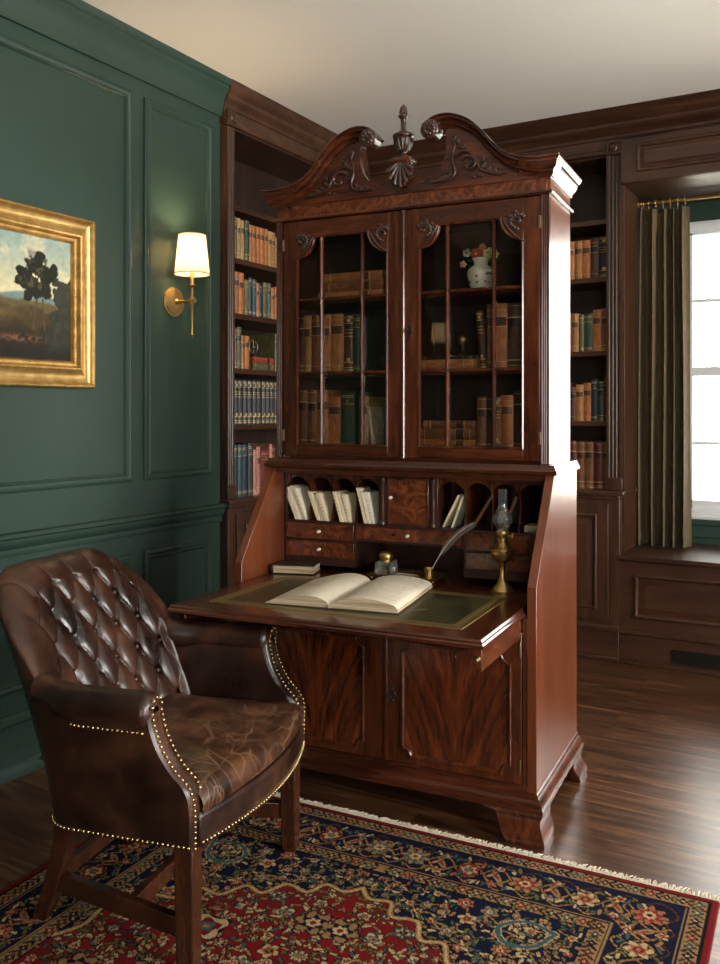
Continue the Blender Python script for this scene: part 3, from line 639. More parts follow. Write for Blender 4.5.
# lower case
for s_ in (-1, 1):
    MB().prism([(0, .155), (0, .80), (.24, 1.135), (.6, 1.135), (.6, .155)], 'x', s_ * .53, s_ * .56).obj('side_panel', M['mah_side'], S, bevel=.0015, fixn=True, smooth=20)
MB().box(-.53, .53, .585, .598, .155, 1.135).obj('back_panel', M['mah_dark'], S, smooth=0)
MB().box(-.53, .53, .0, .585, .155, .175).box(-.53, .53, .005, .03, .66, .705).box(-.53, .53, .15, .585, .712, .733).box(-.53, .53, .005, .15, .69, .709).obj('case_boards', M['mah_h'], S, bevel=.001)
MB().box(-.53, -.50, .003, .03, .155, .70).obj('face_stile', M['mah_v'], S, bevel=.001); MB().box(.515, .53, .003, .03, .155, .70).obj('face_stile', M['mah_v'], S, bevel=.001)
MB().box(-.53, .53, .24, .585, 1.115, 1.135).obj('top_board', M['mah_h'], S, bevel=.001)
# waist moulding
wp = [(.0, .0), (.004, .0), (.012, .004), (.012, .014), (.008, .018), (.004, .026), (.0, .035)]
MB().mould([(-.56, .6, 1.135), (-.56, .235, 1.135), (.56, .235, 1.135), (.56, .6, 1.135)], [(.05, 0)] + [(-o, h) for o, h in wp] + [(.05, .035)], (0, 0, 1), closed=False).box(-.52, .52, .27, .598, 1.137, 1.168).obj('waist_moulding', M['mah_h'], S, smooth=30, fixn=True)
# base moulding
bp = [(.0, .052), (.004, .048), (.006, .040), (.014, .032), (.020, .022), (.022, .014), (.026, .010), (.026, 0)]
MB().mould([(-.56, .6, .105), (-.56, 0, .105), (.56, 0, .105), (.56, .6, .105)], [(.05, .052)] + [(-o, h) for o, h in bp] + [(.05, 0)], (0, 0, 1), closed=False).box(-.52, .52, .04, .598, .108, .154).obj('base_moulding', M['mah_h'], S, smooth=30, fixn=True)
# ogee bracket feet
def foot(sx, front):
    """two mitred brackets with ogee section; corner at (sx*.56, y)"""
    b = MB(); sec_ = [(.000, .0), (.030, .0), (.033, .012), (.029, .028), (.020, .045), (.014, .062), (.015, .080), (.024, .098), (.026, .107)]  # (outward, z)
    Lf = .165
    def cut(u, z):  # scalloped inner outline: max distance from corner allowed at z
        t = z / .107
        return .085 + (.08 if t > .86 else .045 * t ** 2) + .02 * math.sin(min(1, t) * PI) * (1 if t < .86 else 0)
    yc = 0 if front else .6; dy = 1 if front else -1
    for axis in (0, 1):
        n = 10; vs = []; fs = []
        zs = [.107 * k / 14 for k in range(15)]
        def outw(z):
            for k in range(len(sec_) - 1):
                if sec_[k][1] <= z <= sec_[k + 1][1] + 1e-9 and sec_[k + 1][1] > sec_[k][1]:
                    t = (z - sec_[k][1]) / (sec_[k + 1][1] - sec_[k][1]); return sec_[k][0] * (1 - t) + sec_[k + 1][0] * t
            return .026
        for z in zs:
            o = outw(max(z, .0001)); c = cut(0, z); i_ = -.012
            # outer corner, outer end, inner end, inner corner
            if axis == 0: q = [(sx * (.56 + o), yc - dy * o), (sx * (.56 - c), yc - dy * o), (sx * (.56 - c), yc - dy * i_), (sx * (.56 + i_), yc - dy * i_)]
            else: q = [(sx * (.56 + o), yc - dy * o), (sx * (.56 + o), yc + dy * c), (sx * (.56 + i_), yc + dy * c), (sx * (.56 + i_), yc - dy * i_)]
            vs += [(x, y, z) for x, y in q]
        for k in range(14):
            for j in range(4):
                a = k * 4; fs.append((a + j, a + (j + 1) % 4, a + 4 + (j + 1) % 4, a + 4 + j))
        fs += [(3, 2, 1, 0), (56, 57, 58, 59)]
        b.add(vs, fs)
    return b.obj('bracket_foot', M['mah_v'], S, smooth=35, fixn=True)
for sx in (-1, 1):
    for fr in (True, False): foot(sx, fr)
# lower doors
def notch_path(x0, x1, z0, z1, r, y):
    pts = []
    for cx, cz, a0 in ((x0, z0, 90), (x1, z0, 180), (x1, z1, 270), (x0, z1, 0)):
        arc = [(cx + r * math.cos(R(a)), y, cz + r * math.sin(R(a))) for a in np.linspace(a0, a0 - 90, 7)] if False else None
        pts.append((cx, cz, a0))
    P = []
    def arc(cx, cz, a0, a1):
        return [(cx + r * math.cos(R(a)), y, cz + r * math.sin(R(a))) for a in np.linspace(a0, a1, 8)]
    P += arc(x0, z0, 90, 0) + arc(x1, z0, 180, 90) + arc(x1, z1, 270, 180) + arc(x0, z1, 360, 270)
    return P
astr = [(0, 0), (0, .006), (.003, .010), (.007, .010), (.010, .005), (.013, .004), (.014, 0)]
def ldoor(x0, x1, px0, px1, flame, hinge_x, key):
    b = MB().box(x0 + .002, x1 - .002, -.002, .004, .178, .658)
    d = b.obj('cupboard_door', M['mah_v'], S, bevel=.0015)
    MB().prism([(p[0], p[2]) for p in notch_path(px0 + .004, px1 - .004, .206, .581, .028, 0)], 'y', -.0035, -.0018).obj('veneer_panel', M[flame], d, smooth=0, fixn=True)
    MB().mould(notch_path(px0, px1, .20, .587, .030, -.002), astr, (0, -1, 0)).obj('panel_moulding', M['mah_v'], d, smooth=40, fixn=True)
    for z in (.23, .60): MB().box(hinge_x - .004, hinge_x + .004, -.005, -.001, z - .025, z + .025).obj('hinge', M['brass_dark'], d, bevel=.001)
    if key is not None:
        e = MB().lathe([(0, -.0045), (.009, -.004), (.011, -.002)], (key, 0, .40), 20, 'y', squash=(1, 1.3))
        for s in (-1, 1): e.sph((key, -.003, .40 + s * .019), .0055, 8, 6, (1, .4, 1.4))
        for s in (-1, 1): e.sph((key + s * .009, -.003, .40), .004, 8, 6, (1.2, .4, 1))
        e.obj('escutcheon', M['iron'], d, fixn=True)
        k = MB().tube([(key, -.003, .40), (key, -.022, .40)], .0018, 8).tube([(key + .0065 * math.cos(a), -.027, .395 + .009 * math.sin(a)) for a in [2 * PI * i / 14 for i in range(14)]], .0018, 6, closed=True)
        k.obj('key', M['iron'], d)
ldoor(-.50, .045, -.42, -.03, 'flame_l', -.49, None)
ldoor(.05, .515, .105, .482, 'flame_r', .507, .072)
MB().box(.043, .055, -.009, -.001, .178, .658).obj('door_astragal', M['mah_v'], S, bevel=.003)
# fall front with leather writing surface
fb = MB().box(-.512, .512, -.425, .148, .705, .7335)
fall = fb.obj('fall_front', M['mah_y'], S, bevel=.002)
MB().mould([(-.512, -.008, .709), (-.512, -.425, .709), (.512, -.425, .709), (.512, -.008, .709)], [(.004, -.003), (-.006, -.003), (-.014, .002), (-.014, .010), (-.009, .014), (-.009, .019), (-.004, .024), (.004, .0245)], (0, 0, 1), closed=False).obj('edge_moulding', M['mah_h'], fall, smooth=35, fixn=True)
MB().box(-.43, .43, -.34, .125, .7336, .7345).obj('leather_inset', M['blotter'], fall, smooth=0)
b = MB()
def ring_rect(x0, x1, y0, y1, w, z0, z1): 
    b.box(x0, x1, y0, y0 + w, z0, z1); b.box(x0, x1, y1 - w, y1, z0, z1); b.box(x0, x0 + w, y0, y1, z0, z1); b.box(x1 - w, x1, y0, y1, z0, z1)
ring_rect(-.432, .432, -.342, .127, .0022, .7336, .7350)
ring_rect(-.418, .418, -.328, .113, .0012, .7340, .7349)
ring_rect(-.398, .398, -.308, .093, .0022, .7340, .7350)
for k in range(66):
    x = -.405 + .81 * k / 65
    for y in (-.318, .103): b.box(x - .0032, x + .0032, y - .004, y + .004, .7343, .7349)
for k in range(34):
    y = -.31 + .405 * k / 33
    for x in (-.408, .408): b.box(x - .004, x + .004, y - .0032, y + .0032, .7343, .7349)
b.obj('gilt_tooling', M['gilt'], fall, smooth=0)
# scratch worn in the leather
MB().tube([(.17, -.19, .7345), (.20, -.185, .7347), (.235, -.165, .7347), (.25, -.15, .7345)], .0012, 6, flat=.5).obj('scratch', simple('scratch_tan', (.25, .17, .07), .6), fall)
MB().box(-.52, .52, .148, .30, .712, .7335).obj('desk_surface', M['mah_h'], S, bevel=.001)
for s_ in (-1, 1):
    lp = MB().box(s_ * .497 - .0125, s_ * .497 + .0125, -.40, .12, .638, .7015).obj('loper', M['mah_y'], S, bevel=.002)
    MB().lathe([(0, -.022), (.006, -.021), (.008, -.016), (.004, -.010), (.004, -.004), (.009, 0)], (s_ * .497, -.40, .672), 16, 'y').obj('knob', M['brass_dark'], lp, fixn=True)
# interior fittings
b = MB()
Yi = .305
b.box(-.53, .53, Yi, .585, .7335, .782).box(-.53, -.221, Yi, .585, .7335, .782)
b = MB()
zb, zt, zd = .785, 1.112, .922
b.box(-.526, -.215, Yi, .56, .755, zb).box(.221, .526, Yi, .56, .755, zb)       # plinths below the drawer banks
b.box(-.526, .526, Yi, .56, zt - .006, zt + .003)
b.box(-.526, -.519, Yi, .56, .755, zt).box(.519, .526, Yi, .56, .755, zt)
b.box(-.221, -.214, Yi, .56, .755, zd).box(.217, .224, Yi, .56, .755, zd)
b.box(-.526, .526, Yi, .56, zd - .004, zd + .004).box(-.519, -.221, Yi, .56, .848, .853).box(.224, .519, Yi, .56, .848, .853).box(-.214, .217, Yi, .56, .857, .863)
b.box(-.526, .526, .56, .565, .7336, zt)
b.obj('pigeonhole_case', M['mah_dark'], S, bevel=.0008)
b = MB()
for x in (-.419, -.318, -.217, .221, .321, .420):   # dividers with serpentine front
    pts = [(Yi + .004 + .018 * math.sin(PI * (k / 14)) ** 2 * (1 if k < 10 else 1.0), zd + .004 + (zt - zd - .01) * k / 14) for k in range(15)]
    MB().prism(pts + [(.56, zt - .006), (.56, zd + .004)], 'x', x - .0028, x + .0028).obj('divider', M['mah_v'], S, smooth=30, fixn=True)
holes = [(-.519, -.4218), (-.4162, -.3208), (-.3152, -.2198), (-.2142, -.122), (.119, .2182), (.2238, .3182), (.3238, .4172), (.4228, .519)]
for x0, x1 in holes:      # arched, scalloped valance above each pigeonhole
    w = x1 - x0; top = [(x0, zt - .006), (x1, zt - .006)]; arch = []
    for k in range(15):
        t = k / 14; arch.append((x1 - w * t, zt - .050 + .034 * (math.sin(PI * t) ** .6)))
    MB().prism(top + arch, 'y', Yi + .006, Yi + .012).obj('arched_valance', M['mah_v'], S, smooth=25, fixn=True)
def drawer(x0, x1, z0, z1, knob=True):
    d = MB().box(x0 + .001, x1 - .001, Yi - .002, Yi + .20, z0 + .001, z1 - .001).obj('small_drawer', M['mah_fig'], S, bevel=.0015)
    MB().mould(rectpath(x0 + .002, x1 - .002, z0 + .002, z1 - .002, lambda a, c: (a, Yi - .002, c)), [(0, 0), (0, .002), (.002, .002), (.0025, 0)], (0, -1, 0)).obj('cock_bead', M['mah_h'], d, fixn=True)
    if knob: MB().lathe([(0, -.016), (.004, -.0155), (.006, -.012), (.0035, -.007), (.004, -.002), (.006, 0)], ((x0 + x1) / 2, Yi - .002, (z0 + z1) / 2), 14, 'y').obj('knob', M['ivory'], d, fixn=True)
drawer(-.519, -.221, .853, zd - .004); drawer(-.519, -.221, zb, .848); drawer(-.214, .217, .863, zd - .004)
drawer(.224, .519, .853, zd - .004, False); drawer(.224, .519, zb, .848, False)
pd = MB().box(-.082, .082, Yi - .001, Yi + .014, zd + .005, zt - .007).obj('prospect_door', M['mah_fig'], S, bevel=.0015)
MB().mould(rectpath(-.080, .080, zd + .007, zt - .009, lambda a, c: (a, Yi - .001, c)), [(0, 0), (0, .003), (.004, .004), (.006, 0)], (0, -1, 0)).obj('door_bead', M['mah_v'], pd, fixn=True)
MB().lathe([(0, -.016), (.004, -.0155), (.006, -.012), (.0035, -.007), (.004, -.002), (.006, 0)], (-.066, Yi - .002, 1.03), 14, 'y').obj('knob', M['ivory'], pd, fixn=True)
for s_ in (-1, 1):      # document columns
    b = MB().box(s_ * .101 - .017, s_ * .101 + .017, Yi, Yi + .15, zd + .005, zt - .007)
    b.lathe([(.010, zd + .006), (.010, zd + .016), (.007, zd + .02), (.0085, zd + .03), (.0065, zd + .10), (.006, zt - .035), (.009, zt - .028), (.010, zt - .022), (.010, zt - .010)], (s_ * .101, Yi - .001, 0), 14)
    b.obj('document_column', M['carved'], S, bevel=.001)

# upper case
for s_ in (-1, 1):
    MB().box(s_ * .538, s_ * .518, .282, .59, 1.17, 2.16).obj('upper_side', M['mah_side'], S, bevel=.0015, fixn=True)
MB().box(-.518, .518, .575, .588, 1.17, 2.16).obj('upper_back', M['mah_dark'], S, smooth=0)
MB().box(-.518, .518, .284, .575, 1.17, 1.205).box(-.518, .518, .284, .575, 2.055, 2.075).box(-.518, .518, .262, .30, 2.092, 2.16).obj('upper_boards', M['mah_h'], S, bevel=.001)
MB().box(-.006, .006, .284, .572, 1.205, 2.055).obj('upper_partition', M['mah_dark'], S)
for z in (1.498, 1.783):
    MB().box(-.518, .518, .296, .575, z - .014, z + .004).obj('shelf', M['mah_h'], S, bevel=.002)
for s_ in (-1, 1):
    x0 = .508 if s_ > 0 else -.538
    MB().prism([(x + x0, y + .284) for x, y in flute_pts(.030, .024, 3, .0032)], 'z', 1.172, 2.092).obj('pilaster', M['mah_v'], S, smooth=30, fixn=True)
def frame_door(s_):
    F = lambda x: s_ * x
    y0, y1 = .260, .281
    def bx(b, xa, xb, ya, yb, za, zb_, mi=0): b.box(min(F(xa), F(xb)), max(F(xa), F(xb)), ya, yb, za, zb_, mi)
    b = MB(); bx(b, .004, .061, y0, y1, 1.182, 2.088); bx(b, .448, .505, y0, y1, 1.182, 2.088); bx(b, .061, .448, y0, y1, 1.182, 1.222, 1); bx(b, .061, .448, y0, y1, 2.025, 2.088, 1)
    for cx, sg in ((.061, 1), (.448, -1)):
        pts = [(F(cx), 2.026)] + [(F(cx + sg * .078 * math.sin(R(a))), 2.026 - .078 * math.cos(R(a))) for a in np.linspace(0, 90, 10)]
        b.prism(pts, 'y', y0, y1)
    d = b.obj('glazed_door', [M['mah_v'], M['mah_h']], S, smooth=25, bevel=.001, fixn=True)
    # glazing bead round the shaped opening
    path = [(F(.061), 1.222), (F(.448), 1.222)] + [(F(.448 - .078 * math.sin(R(a))), 2.026 - .078 * math.cos(R(a))) for a in np.linspace(0, 90, 8)] + [(F(.061 + .078 * math.sin(R(a))), 2.026 - .078 * math.cos(R(a))) for a in np.linspace(90, 0, 8)]
    if s_ < 0: path = path[::-1]
    MB().mould([(x, y0, z) for x, z in path], [(-.002, 0), (-.002, .003), (.002, .006), (.006, .004), (.008, -.006), (.004, -.010)], (0, -1, 0)).obj('glazing_bead', M['mah_v'], d, smooth=40, fixn=True)
    # muntins
    b = MB()
    def bar(xa, xb, za, zb_):
        b.box(min(F(xa), F(xb)), max(F(xa), F(xb)), y0 - .001, y0 + .016, za, zb_)
    for x in (.169, .341):
        b.prism([(F(x) - .006, y0 + .016), (F(x) - .006, y0 + .004), (F(x) - .002, y0 - .003), (F(x) + .002, y0 - .003), (F(x) + .006, y0 + .004), (F(x) + .006, y0 + .016)], 'z', 1.222, 2.026)
    for z in (1.499, 1.783):
        b.prism([(y0 + .0155, z - .006), (y0 + .004, z - .006), (y0 - .002, z - .002), (y0 - .002, z + .002), (y0 + .004, z + .006), (y0 + .0155, z + .006)], 'x', min(F(.061), F(.448)), max(F(.061), F(.448)))
    b.obj('muntins', M['mah_v'], d, smooth=25, fixn=True)
    b = MB(); bx(b, .058, .451, y0 + .0165, y0 + .0185, 1.219, 2.029); b.obj('glass', M['cab_glass'], d, smooth=0)
    # carved corner ornaments
    for cx, sg in ((.061, 1), (.448, -1)):
        b = MB(); o = F(cx); g = s_ * sg
        b.tube([(o - g * .006, y0, 1.937), (o + g * .006, y0 - .002, 1.943), (o + g * .030, y0 - .002, 1.960), (o + g * .048, y0 - .002, 1.980), (o + g * .066, y0 - .002, 2.007), (o + g * .072, y0, 2.022)], .0055, 8, flat=.8)
        cxx, czz = o + g * .020, 2.010
        b.tube([(cxx + (.017 - .0022 * k * .9) * math.cos(k * .8) * g, y0 - .003, czz + (.017 - .0022 * k * .9) * math.sin(k * .8)) for k in range(9)], .0048, 7)
        for k in range(9):
            a = R(-60 + 200 * k / 8); r = .026; b.sph((cxx + g * r * math.cos(a), y0 - .002, czz + r * math.sin(a) * .9), .0075, 8, 6, (1, .6, 1))
        for k in range(5):
            a = R(-80 + 150 * k / 4); r = .041; b.sph((cxx - .004 * g + g * r * math.cos(a), y0 - .001, czz + .004 + r * math.sin(a) * .75), .0065, 7, 5, (1.4, .5, .9))
        b.obj('corner_carving', M['carved'], d, smooth=60)
    for z in (1.26, 2.0): MB().box(F(.506) - .0045, F(.506) + .0045, y0 - .004, y0 + .003, z - .022, z + .022).obj('hinge', simple('hinge_brass', (.22, .15, .10), .45, .7), d, bevel=.001)
    return d
frame_door(-1); rd = frame_door(1)
e = MB().lathe([(0, -.0045), (.008, -.004), (.010, -.001)], (.028, .260, 1.645), 18, 'y', squash=(1, 1.3))
for s in (-1, 1): e.sph((.028, .258, 1.645 + s * .018), .005, 8, 6, (1, .4, 1.5)); e.sph((.028 + s * .009, .258, 1.645), .004, 8, 6, (1.2, .4, 1))
e.obj('escutcheon', M['iron'], rd, fixn=True)
MB().tube([(.028, .258, 1.645), (.028, .238, 1.645)], .0018, 8).tube([(.020 + .0065 * math.cos(a), .234, 1.645 + .009 * math.sin(a)) for a in [2 * PI * i / 14 for i in range(14)]], .0018, 6, closed=True).obj('key', M['iron'], rd)
MB().prism([(-.007, .262), (-.007, .256), (-.004, .252), (.004, .252), (.007, .256), (.007, .262)], 'z', 1.182, 2.088).obj('door_astragal', M['mah_v'], S, smooth=30, fixn=True)
# frieze, cornice
MB().box(-.53, .53, .258, .29, 2.106, 2.150).obj('frieze', M['mah_fig'], S, bevel=.001)
nk = [(0, 0), (-.010, .002), (-.014, .008), (-.012, .013), (-.004, .016), (0, .017)]
fr = [(-.538, .59), (-.538, .262), (.538, .262), (.538, .59)]
MB().mould([(x, y, 2.091) for x, y in fr], [(.02, 0)] + nk + [(.02, .017)], (0, 0, 1), closed=False).obj('neck_moulding', M['mah_h'], S, smooth=35, fixn=True)
cn = [(0, 0), (-.006, .001), (-.008, .006), (-.006, .010), (-.012, .016), (-.022, .026), (-.026, .036), (-.028, .044), (-.034, .046), (-.040, .056), (-.044, .062), (-.044, .067)]
for s_ in (-1, 1):
    p = [(s_ * .538, .59), (s_ * .538, .262), (s_ * .44, .262)]
    if s_ > 0: p = p[::-1]
    MB().mould([(x, y, 2.147) for x, y in (p if s_ < 0 else p)], [(.03, 0)] + cn + [(.03, .067)], (0, 0, 1), closed=False).obj('cornice_return', M['mah_y'], S, smooth=35, fixn=True)
MB().box(-.50, .50, .25, .285, 2.148, 2.158).box(-.52, .52, .285, .59, 2.155, 2.165).obj('cornice_fillet', M['mah_h'], S, bevel=.002)
# swan-neck pediment
topc = [(.582, 2.214), (.55, 2.2125), (.518, 2.2125), (.458, 2.218), (.396, 2.243), (.348, 2.287), (.307, 2.335), (.262, 2.376), (.201, 2.403), (.151, 2.406), (.112, 2.392), (.092, 2.365)]
botc = [(.552, 2.150), (.52, 2.151), (.49, 2.154), (.445, 2.168), (.386, 2.200), (.337, 2.247), (.287, 2.306), (.228, 2.349), (.180, 2.361), (.150, 2.358), (.135, 2.350), (.125, 2.345)]
pr = [(0, .30), (0, .214), (.06, .212), (.10, .216), (.14, .222), (.26, .221), (.34, .225), (.42, .233), (.52, .238), (.60, .239), (.66, .233), (.74, .231), (.82, .236), (.88, .244), (1, .247), (1, .30)]
for s_ in (-1, 1):
    A = resample(crom([(x, z, 0) for x, z in topc], 6), 60); B = resample(crom([(x, z, 0) for x, z in botc], 6), 60)
    vs = []; fs = []; k = len(pr)
    for a, c in zip(A, B):
        for t, y in pr: vs.append((s_ * (a.x * (1 - t) + c.x * t), y, a.y * (1 - t) + c.y * t))
    for i in range(59):
        for j in range(k): fs.append((i * k + j, (i + 1) * k + j, (i + 1) * k + (j + 1) % k, i * k + (j + 1) % k))
    fs += [tuple(range(k)), tuple(59 * k + j for j in range(k))[::-1]]
    MB().add(vs, fs).obj('swan_neck_moulding', M['mah_h'], S, smooth=40, fixn=True)
    # rosette drum
    b = MB().lathe([(0, .205), (.012, .204), (.030, .208), (.0345, .213), (.0345, .262), (0, .262)], (s_ * .121, 0, 2.357), 28, 'y')
    b.lathe([(0, .196), (.006, .197), (.008, .203), (.008, .21)], (s_ * .121, 0, 2.357), 12, 'y')
    for q in range(9):
        a = 2 * PI * q / 9; b.sph((s_ * .121 + .0175 * math.cos(a), .205, 2.357 + .0175 * math.sin(a)), .0068, 8, 6, (1, .6, 1))
        a += .35; b.sph((s_ * .121 + .028 * math.cos(a), .209, 2.357 + .028 * math.sin(a)), .005, 8, 6, (1, .6, 1))
    b.obj('rosette', M['carved'], S, fixn=True)
    # tympanum board
    bb = [(p.x, p.y) for p in B if p.x > .17]
    inner = [(.165, 2.352), (.170, 2.33), (.171, 2.30), (.168, 2.27), (.158, 2.24), (.14, 2.215), (.118, 2.203), (.09, 2.20), (0, 2.20)]
    pts = [(0, 2.156), (.545, 2.156)] + bb + inner
    MB().prism([(s_ * x, z) for x, z in pts], 'y', .252, .275).obj('tympanum', M['mah_h'], S, smooth=20, fixn=True)
    # carved acanthus scrolls
    b = MB(); y = .250
    def T(P, r0, r1): b.tube(crom([(s_ * x, y - .002, z) for x, z in P], 5), lambda t: (r0 + (r1 - r0) * t) * 1.5, 8, flat=.8)
    sp = [(.255 + (.040 - .0036 * k) * math.cos(2.6 - .62 * k), 2.222 + (.036 - .0032 * k) * math.sin(2.6 - .62 * k)) for k in range(11)]
    T(sp, .0058, .0035)
    T([(.395, 2.180), (.365, 2.176), (.33, 2.186), (.30, 2.20), (.285, 2.232), (.262, 2.262), (.23, 2.272), (.20, 2.258)], .0035, .006)
    T([(.195, 2.325), (.205, 2.30), (.197, 2.272), (.196, 2.24), (.205, 2.205), (.19, 2.182), (.15, 2.176), (.115, 2.176)], .003, .005)
    T([(.205, 2.315), (.225, 2.295), (.235, 2.278)], .005, .003)
    for (x, z, r, a) in ((.125, 2.178, .010, 0), (.145, 2.184, .011, .4), (.165, 2.187, .012, .5), (.185, 2.195, .011, 1), (.205, 2.325, .009, 1.6), (.214, 2.308, .010, 1.2), (.222, 2.294, .010, .9), (.235, 2.287, .010, .4), (.31, 2.214, .012, .8), (.325, 2.198, .012, .5), (.345, 2.190, .012, .3), (.362, 2.184, .010, .3), (.380, 2.182, .009, 0), (.30, 2.178, .009, 0), (.275, 2.176, .008, 0), (.252, 2.222, .008, 0), (.31, 2.235, .008, 1)):
        ca, sa = math.cos(a), math.sin(a)
        for q in (-1, 0, 1): b.sph((s_ * (x + q * .5 * r * ca), y - .0015, z + q * .5 * r * sa), r * .62, 8, 6, (1, .7, 1))
    b.obj('acanthus_carving', M['carved'], S, smooth=60, fixn=True)
# shell, plinth and urn finial
b = MB()
for q in range(7):
    a = R(-60 + 20 * q); ln = .094 - .008 * abs(q - 3)
    b.tube([(0 + .004 * (q - 3), .240, 2.262), (math.sin(a) * ln * .45, .232, 2.262 - math.cos(a) * ln * .55), (math.sin(a) * ln * .8, .234, 2.262 - math.cos(a) * ln * 1.0)], lambda t: .0045 + .0055 * t, 8)
b.sph((0, .234, 2.172), .008, 8, 6)
for s in (-1, 1): b.sph((s * .014, .236, 2.178), .006, 8, 6)
b.prism([(-.03, 2.20), (-.035, 2.26), (.035, 2.26), (.03, 2.20)], 'y', .242, .253)
b.obj('shell_carving', M['carved'], S, smooth=60, fixn=True)
MB().box(-.030, .030, .236, .29, 2.196, 2.27).box(-.040, .040, .228, .30, 2.262, 2.274).box(-.034, .034, .234, .294, 2.272, 2.280).obj('finial_plinth', M['mah_h'], S, bevel=.003)
fin = MB().lathe([(0, 2.280), (.022, 2.280), (.022, 2.286), (.010, 2.290), (.008, 2.298), (.016, 2.306), (.028, 2.320), (.034, 2.340), (.035, 2.352), (.040, 2.356), (.040, 2.364), (.034, 2.370), (.016, 2.378), (.011, 2.386), (.010, 2.41), (.011, 2.425), (.018, 2.430), (.019, 2.436), (.013, 2.442), (.014, 2.450), (.0145, 2.458), (.010, 2.468), (.004, 2.476), (0, 2.478)], (0, .264, 0), 24)
for q in range(14):
    a = 2 * PI * q / 14; fin.tube([(.020 * math.cos(a), .264 + .020 * math.sin(a), 2.308), (.033 * math.cos(a), .264 + .033 * math.sin(a), 2.333), (.034 * math.cos(a), .264 + .034 * math.sin(a), 2.350)], .0035, 6)
for q in range(3):
    for k in range(8):
        a = 2 * PI * (k + q * .5) / 8; fin.sph(((.0135 - .002 * q) * math.cos(a), .264 + (.0135 - .002 * q) * math.sin(a), 2.447 + q * .0085), .0036, 6, 4, (1, 1, 1.5))
fin.obj('urn_finial', M['carved'], S, smooth=60, fixn=True)

# ------------------------------------------------------------------ books
def book_mesh(kind):
    """unit book: x -.5...5 thickness, y 0..1 depth (spine at y=0), z 0..1 height"""
    b = MB(); n = 8
    rnd_sp = [(-.5 + k / n, -.035 * math.sin(PI * k / n)) for k in range(n + 1)]
    t = .10
    outer = rnd_sp + [(.5, .99), (.5 - t, .99), (.5 - t, .05), (-.5 + t, .05), (-.5 + t, .99), (-.5, .99)]
    b.prism(outer, 'z', 0, 1)
    if kind == 'ribbed':
        for z in (.14, .30, .46, .62, .78):
            b.prism([(x * 1.01, y - .018) for x, y in rnd_sp] + [(.50, .02), (-.50, .02)], 'z', z - .007, z + .007, 1 if z in (.14, .78) else 0)
        b.prism([(x * .9, y - .004) for x, y in rnd_sp] + [(.45, .01), (-.45, .01)], 'z', .64, .765, 2)
        for z in (.025, .06, .955): b.prism([(x * .96, y - .003) for x, y in rnd_sp] + [(.48, .01), (-.48, .01)], 'z', z - .004, z + .004, 1)
    elif kind == 'cloth':
        for z in (.07, .10, .78, .90, .93): b.prism([(x * .94, y - .003) for x, y in rnd_sp] + [(.47, .01), (-.47, .01)], 'z', z - .005, z + .005, 1)
        for k in range(3): b.prism([(x * (.5 - .08 * k), y - .003) for x, y in rnd_sp] + [(.2, .01), (-.2, .01)], 'z', .845 - .02 * k, .853 - .02 * k, 1)
    elif kind == 'label':
        b.prism([(x * .92, y - .004) for x, y in rnd_sp] + [(.46, .01), (-.46, .01)], 'z', .66, .80, 2)
        for z in (.655, .805, .12, .90): b.prism([(x * .94, y - .0045) for x, y in rnd_sp] + [(.47, .01), (-.47, .01)], 'z', z - .004, z + .004, 1)
    elif kind == 'set':
        for z in (.035, .055, .09, .17, .185, .62, .68, .73, .84, .93, .955): b.prism([(x * .94, y - .004) for x, y in rnd_sp] + [(.47, .01), (-.47, .01)], 'z', z - .005, z + .005, 1)
        b.prism([(x * .7, y - .005) for x, y in rnd_sp] + [(.35, .01), (-.35, .01)], 'z', .195, .255, 1)
        b.prism([(x * .7, y - .005) for x, y in rnd_sp] + [(.35, .01), (-.35, .01)], 'z', .865, .91, 1)
        b.prism([(x * .9, y - .003) for x, y in rnd_sp] + [(.45, .01), (-.45, .01)], 'z', .69, .83, 2)
    me = b.obj('tmp', [M['cover'], M['giltband'], M['cover_dark']], smooth=30, fixn=True)
    pg = MB().box(-.395, .395, .052, .965, .018, .982).obj('tmp', M['pages'], smooth=0)
    a, c = me.data, pg.data; bpy.data.objects.remove(me); bpy.data.objects.remove(pg); return a, c
BK = {k: book_mesh(k) for k in ('ribbed', 'cloth', 'label', 'set')}
COLS = {'tan': (.38, .16, .05), 'brown': (.20, .075, .028), 'dark brown': (.075, .03, .014), 'orange-brown': (.42, .14, .04), 'red': (.30, .045, .025), 'dark green': (.035, .06, .032), 'olive': (.12, .115, .045),
        'navy': (.018, .03, .055), 'black': (.015, .015, .017), 'ochre': (.33, .20, .07), 'maroon': (.13, .02, .015), 'teal': (.03, .075, .07), 'grey-green': (.09, .11, .08), 'charcoal': (.035, .035, .04), 'pink': (.42, .16, .12), 'cream': (.55, .46, .32), 'pale tan': (.42, .28, .13)}
ORD = ['first', 'second', 'third', 'fourth', 'fifth', 'sixth', 'seventh', 'eighth', 'ninth', 'tenth', 'eleventh', 'twelfth', 'thirteenth', 'fourteenth', 'fifteenth', 'sixteenth']
bk_rnd = random.Random(5)
def book(mat, kind, col, t, d, h, label, group=None, name='book', child=True):
    o = bpy.data.objects.new(name, BK[kind][0]); COL.objects.link(o); o.matrix_world = mat @ Matrix.Diagonal((t, d, h, 1))
    c = COLS[col]; j = bk_rnd.uniform(.85, 1.15); o.color = (c[0] * j, c[1] * j, c[2] * j, 1)
    tag(o, label, 'book', group)
    if child:
        p = bpy.data.objects.new('page_block', BK[kind][1]); COL.objects.link(p); p.parent = o
    return o
